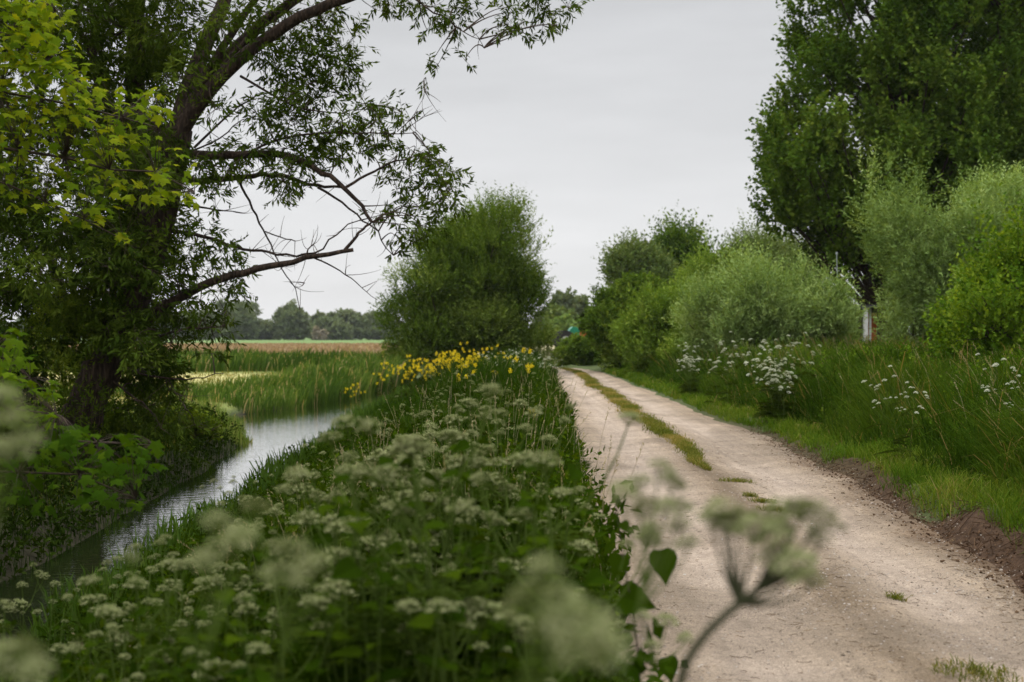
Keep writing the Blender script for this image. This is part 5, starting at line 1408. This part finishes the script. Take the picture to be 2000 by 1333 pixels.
# shed half hidden between the willow bushes
Ysd = 50.0
sx0 = (1706 - 1000) / FPX * Ysd; gz = float(ground_z(sx0, Ysd))
shed = thing("garden_shed", "weathered dark shed with white posts half hidden between two willow bushes", "shed", (sx0, Ysd, gz))
g = Geo()
for i in range(15):
    box(g, (-1.3 + i * .19, 1.25 + .004 * (i % 2), 1.0), (.185, .03, 2.0))
box(g, (-1.42, 2.2, 1.0), (.03, 1.9, 2.0)); box(g, (1.50, 2.2, 1.0), (.03, 1.9, 2.0)); box(g, (0.04, 3.17, 1.0), (2.9, .03, 2.0))
g.build("wall", M['timber'], shed)
g = Geo(); box(g, (.04, 1.7, 2.09), (3.3, 3.6, .10)); g.build("roof", M['felt'], shed)
g = Geo(); box(g, (-.27, .05, 1.0), (.15, .15, 2.0)); box(g, (-.27, .05, 2.015), (.24, .22, .03)); g.build("post", M['white'], shed)
g = Geo(); box(g, (-.03, .35, 1.0), (.07, .07, 2.04)); g.build("post", M['white'], shed)
g = Geo()
for i in range(3): box(g, (.16 + i * .105, 1.20, .95), (.10, .03, 1.85))
box(g, (.265, 1.175, 1.5), (.30, .02, .09)); box(g, (.265, 1.175, .4), (.30, .02, .09))
dr_o = g.build("door", M['orange'], shed)
g = Geo(); cyl(g, (.16, 1.14, .95), (.16, 1.14, 1.07), .012, .012, 8); g.build("handle", M['black'], dr_o)
# thin pole beside it
Yp = 49.0; xp = (1634 - 1000) / FPX * Yp; gz = float(ground_z(xp, Yp))
pole = thing("pole", "thin pale pole rising behind the big round willow bush", "pole", (xp, Yp, gz))
g = Geo(); cyl(g, (.10, 0, 0), (0, 0, 3.9), .018, .014, 10); g.build("shaft", M['greymetal'], pole)
g = Geo(); cyl(g, (0, 0, 3.9), (0, 0, 3.98), .035, .03, 12); g.build("cap", M['greymetal'], pole)

# small tractor beyond the hedge
Yt = 97.0; xt = (1119 - 1000) / FPX * Yt; gz = float(ground_z(xt, Yt))
tr = thing("tractor", "small green and black tractor with an orange panel behind the low hedge", "tractor", (xt, Yt, gz + .02), .15)
g = Geo()
prof = np.array([(-.34, .55), (-.36, 1.0), (-.28, 1.42), (-.05, 1.62), (.22, 1.58), (.36, 1.30), (.40, .95), (.36, .55)])
for yy in (-.3, .3): pass
V = np.concatenate([np.stack([prof[:, 0], np.full(8, yy), prof[:, 1]], 1) for yy in (-.42, .42)])
F = [(i, (i + 1) % 8, 8 + (i + 1) % 8, 8 + i) for i in range(8)]
g.add(V, F); g.add(V[:8].mean(0)[None], np.array([[i - 16, (i + 1) % 8 - 16, 0] for i in range(8)])); g.add(V[8:].mean(0)[None], np.array([[i + 8 - 17, (i + 1) % 8 + 8 - 17, 0] for i in range(8)]))
bd = g.build("bonnet", M['green_paint'], tr)
g = Geo(); box(g, (.62, -.1, 1.0), (.42, .6, .5)); g.build("panel", M['orange'], tr)
g = Geo(); box(g, (-.1, -.45, .72), (.5, .05, .25)); g.build("grille", M['greymetal'], tr)
for (wx, wy_, wr) in ((-.62, -.5, .68), (-.62, .5, .68), (.75, -.5, .45), (.75, .5, .45)):
    g = Geo(); cyl(g, (wx, wy_ - .13, wr), (wx, wy_ + .13, wr), wr, wr, 22)
    w_ = g.build("wheel", M['black'], tr, False)
    g = Geo(); cyl(g, (wx, wy_ - .15, wr), (wx, wy_ + .15, wr), wr * .45, wr * .45, 16); g.build("hub", M['greymetal'], w_)

# leaning posts by the bend
for i, (px, Yq, tilt, hh_, lab) in enumerate(((1068, 70.5, .10, 1.15, "leaning brown wooden post at the bend of the path"), (1066, 68.2, -.2, .55, "short broken wooden post just in front of the leaning post"))):
    x = (px - 1000) / FPX * Yq
    g = Geo(); cyl(g, (0, 0, -.2), (tilt * .6, 0, hh_), .065, .055, 9)
    cyl(g, (tilt * .6, 0, hh_), (tilt * .62, 0, hh_ + .04), .055, .02, 9)
    o = g.build("wooden_post", M['timber']); o.location = (x, Yq, float(ground_z(x, Yq)))
    tag(o, lab, "post")

# ------------------------------------------------------------------ the air
m, N, L, out = mat_new("haze")
pv = N.new("ShaderNodeVolumePrincipled")
pv.inputs["Color"].default_value = (.86, .90, .96, 1)
pv.inputs["Density"].default_value = .00009
L.new(pv.outputs[0], out.inputs["Volume"])
g = Geo(); box(g, (0, 640, 15), (2400, 1500, 36))
hz = g.build("haze", m)
stuff(hz, "thin pale haze over the far fields and trees", "haze")
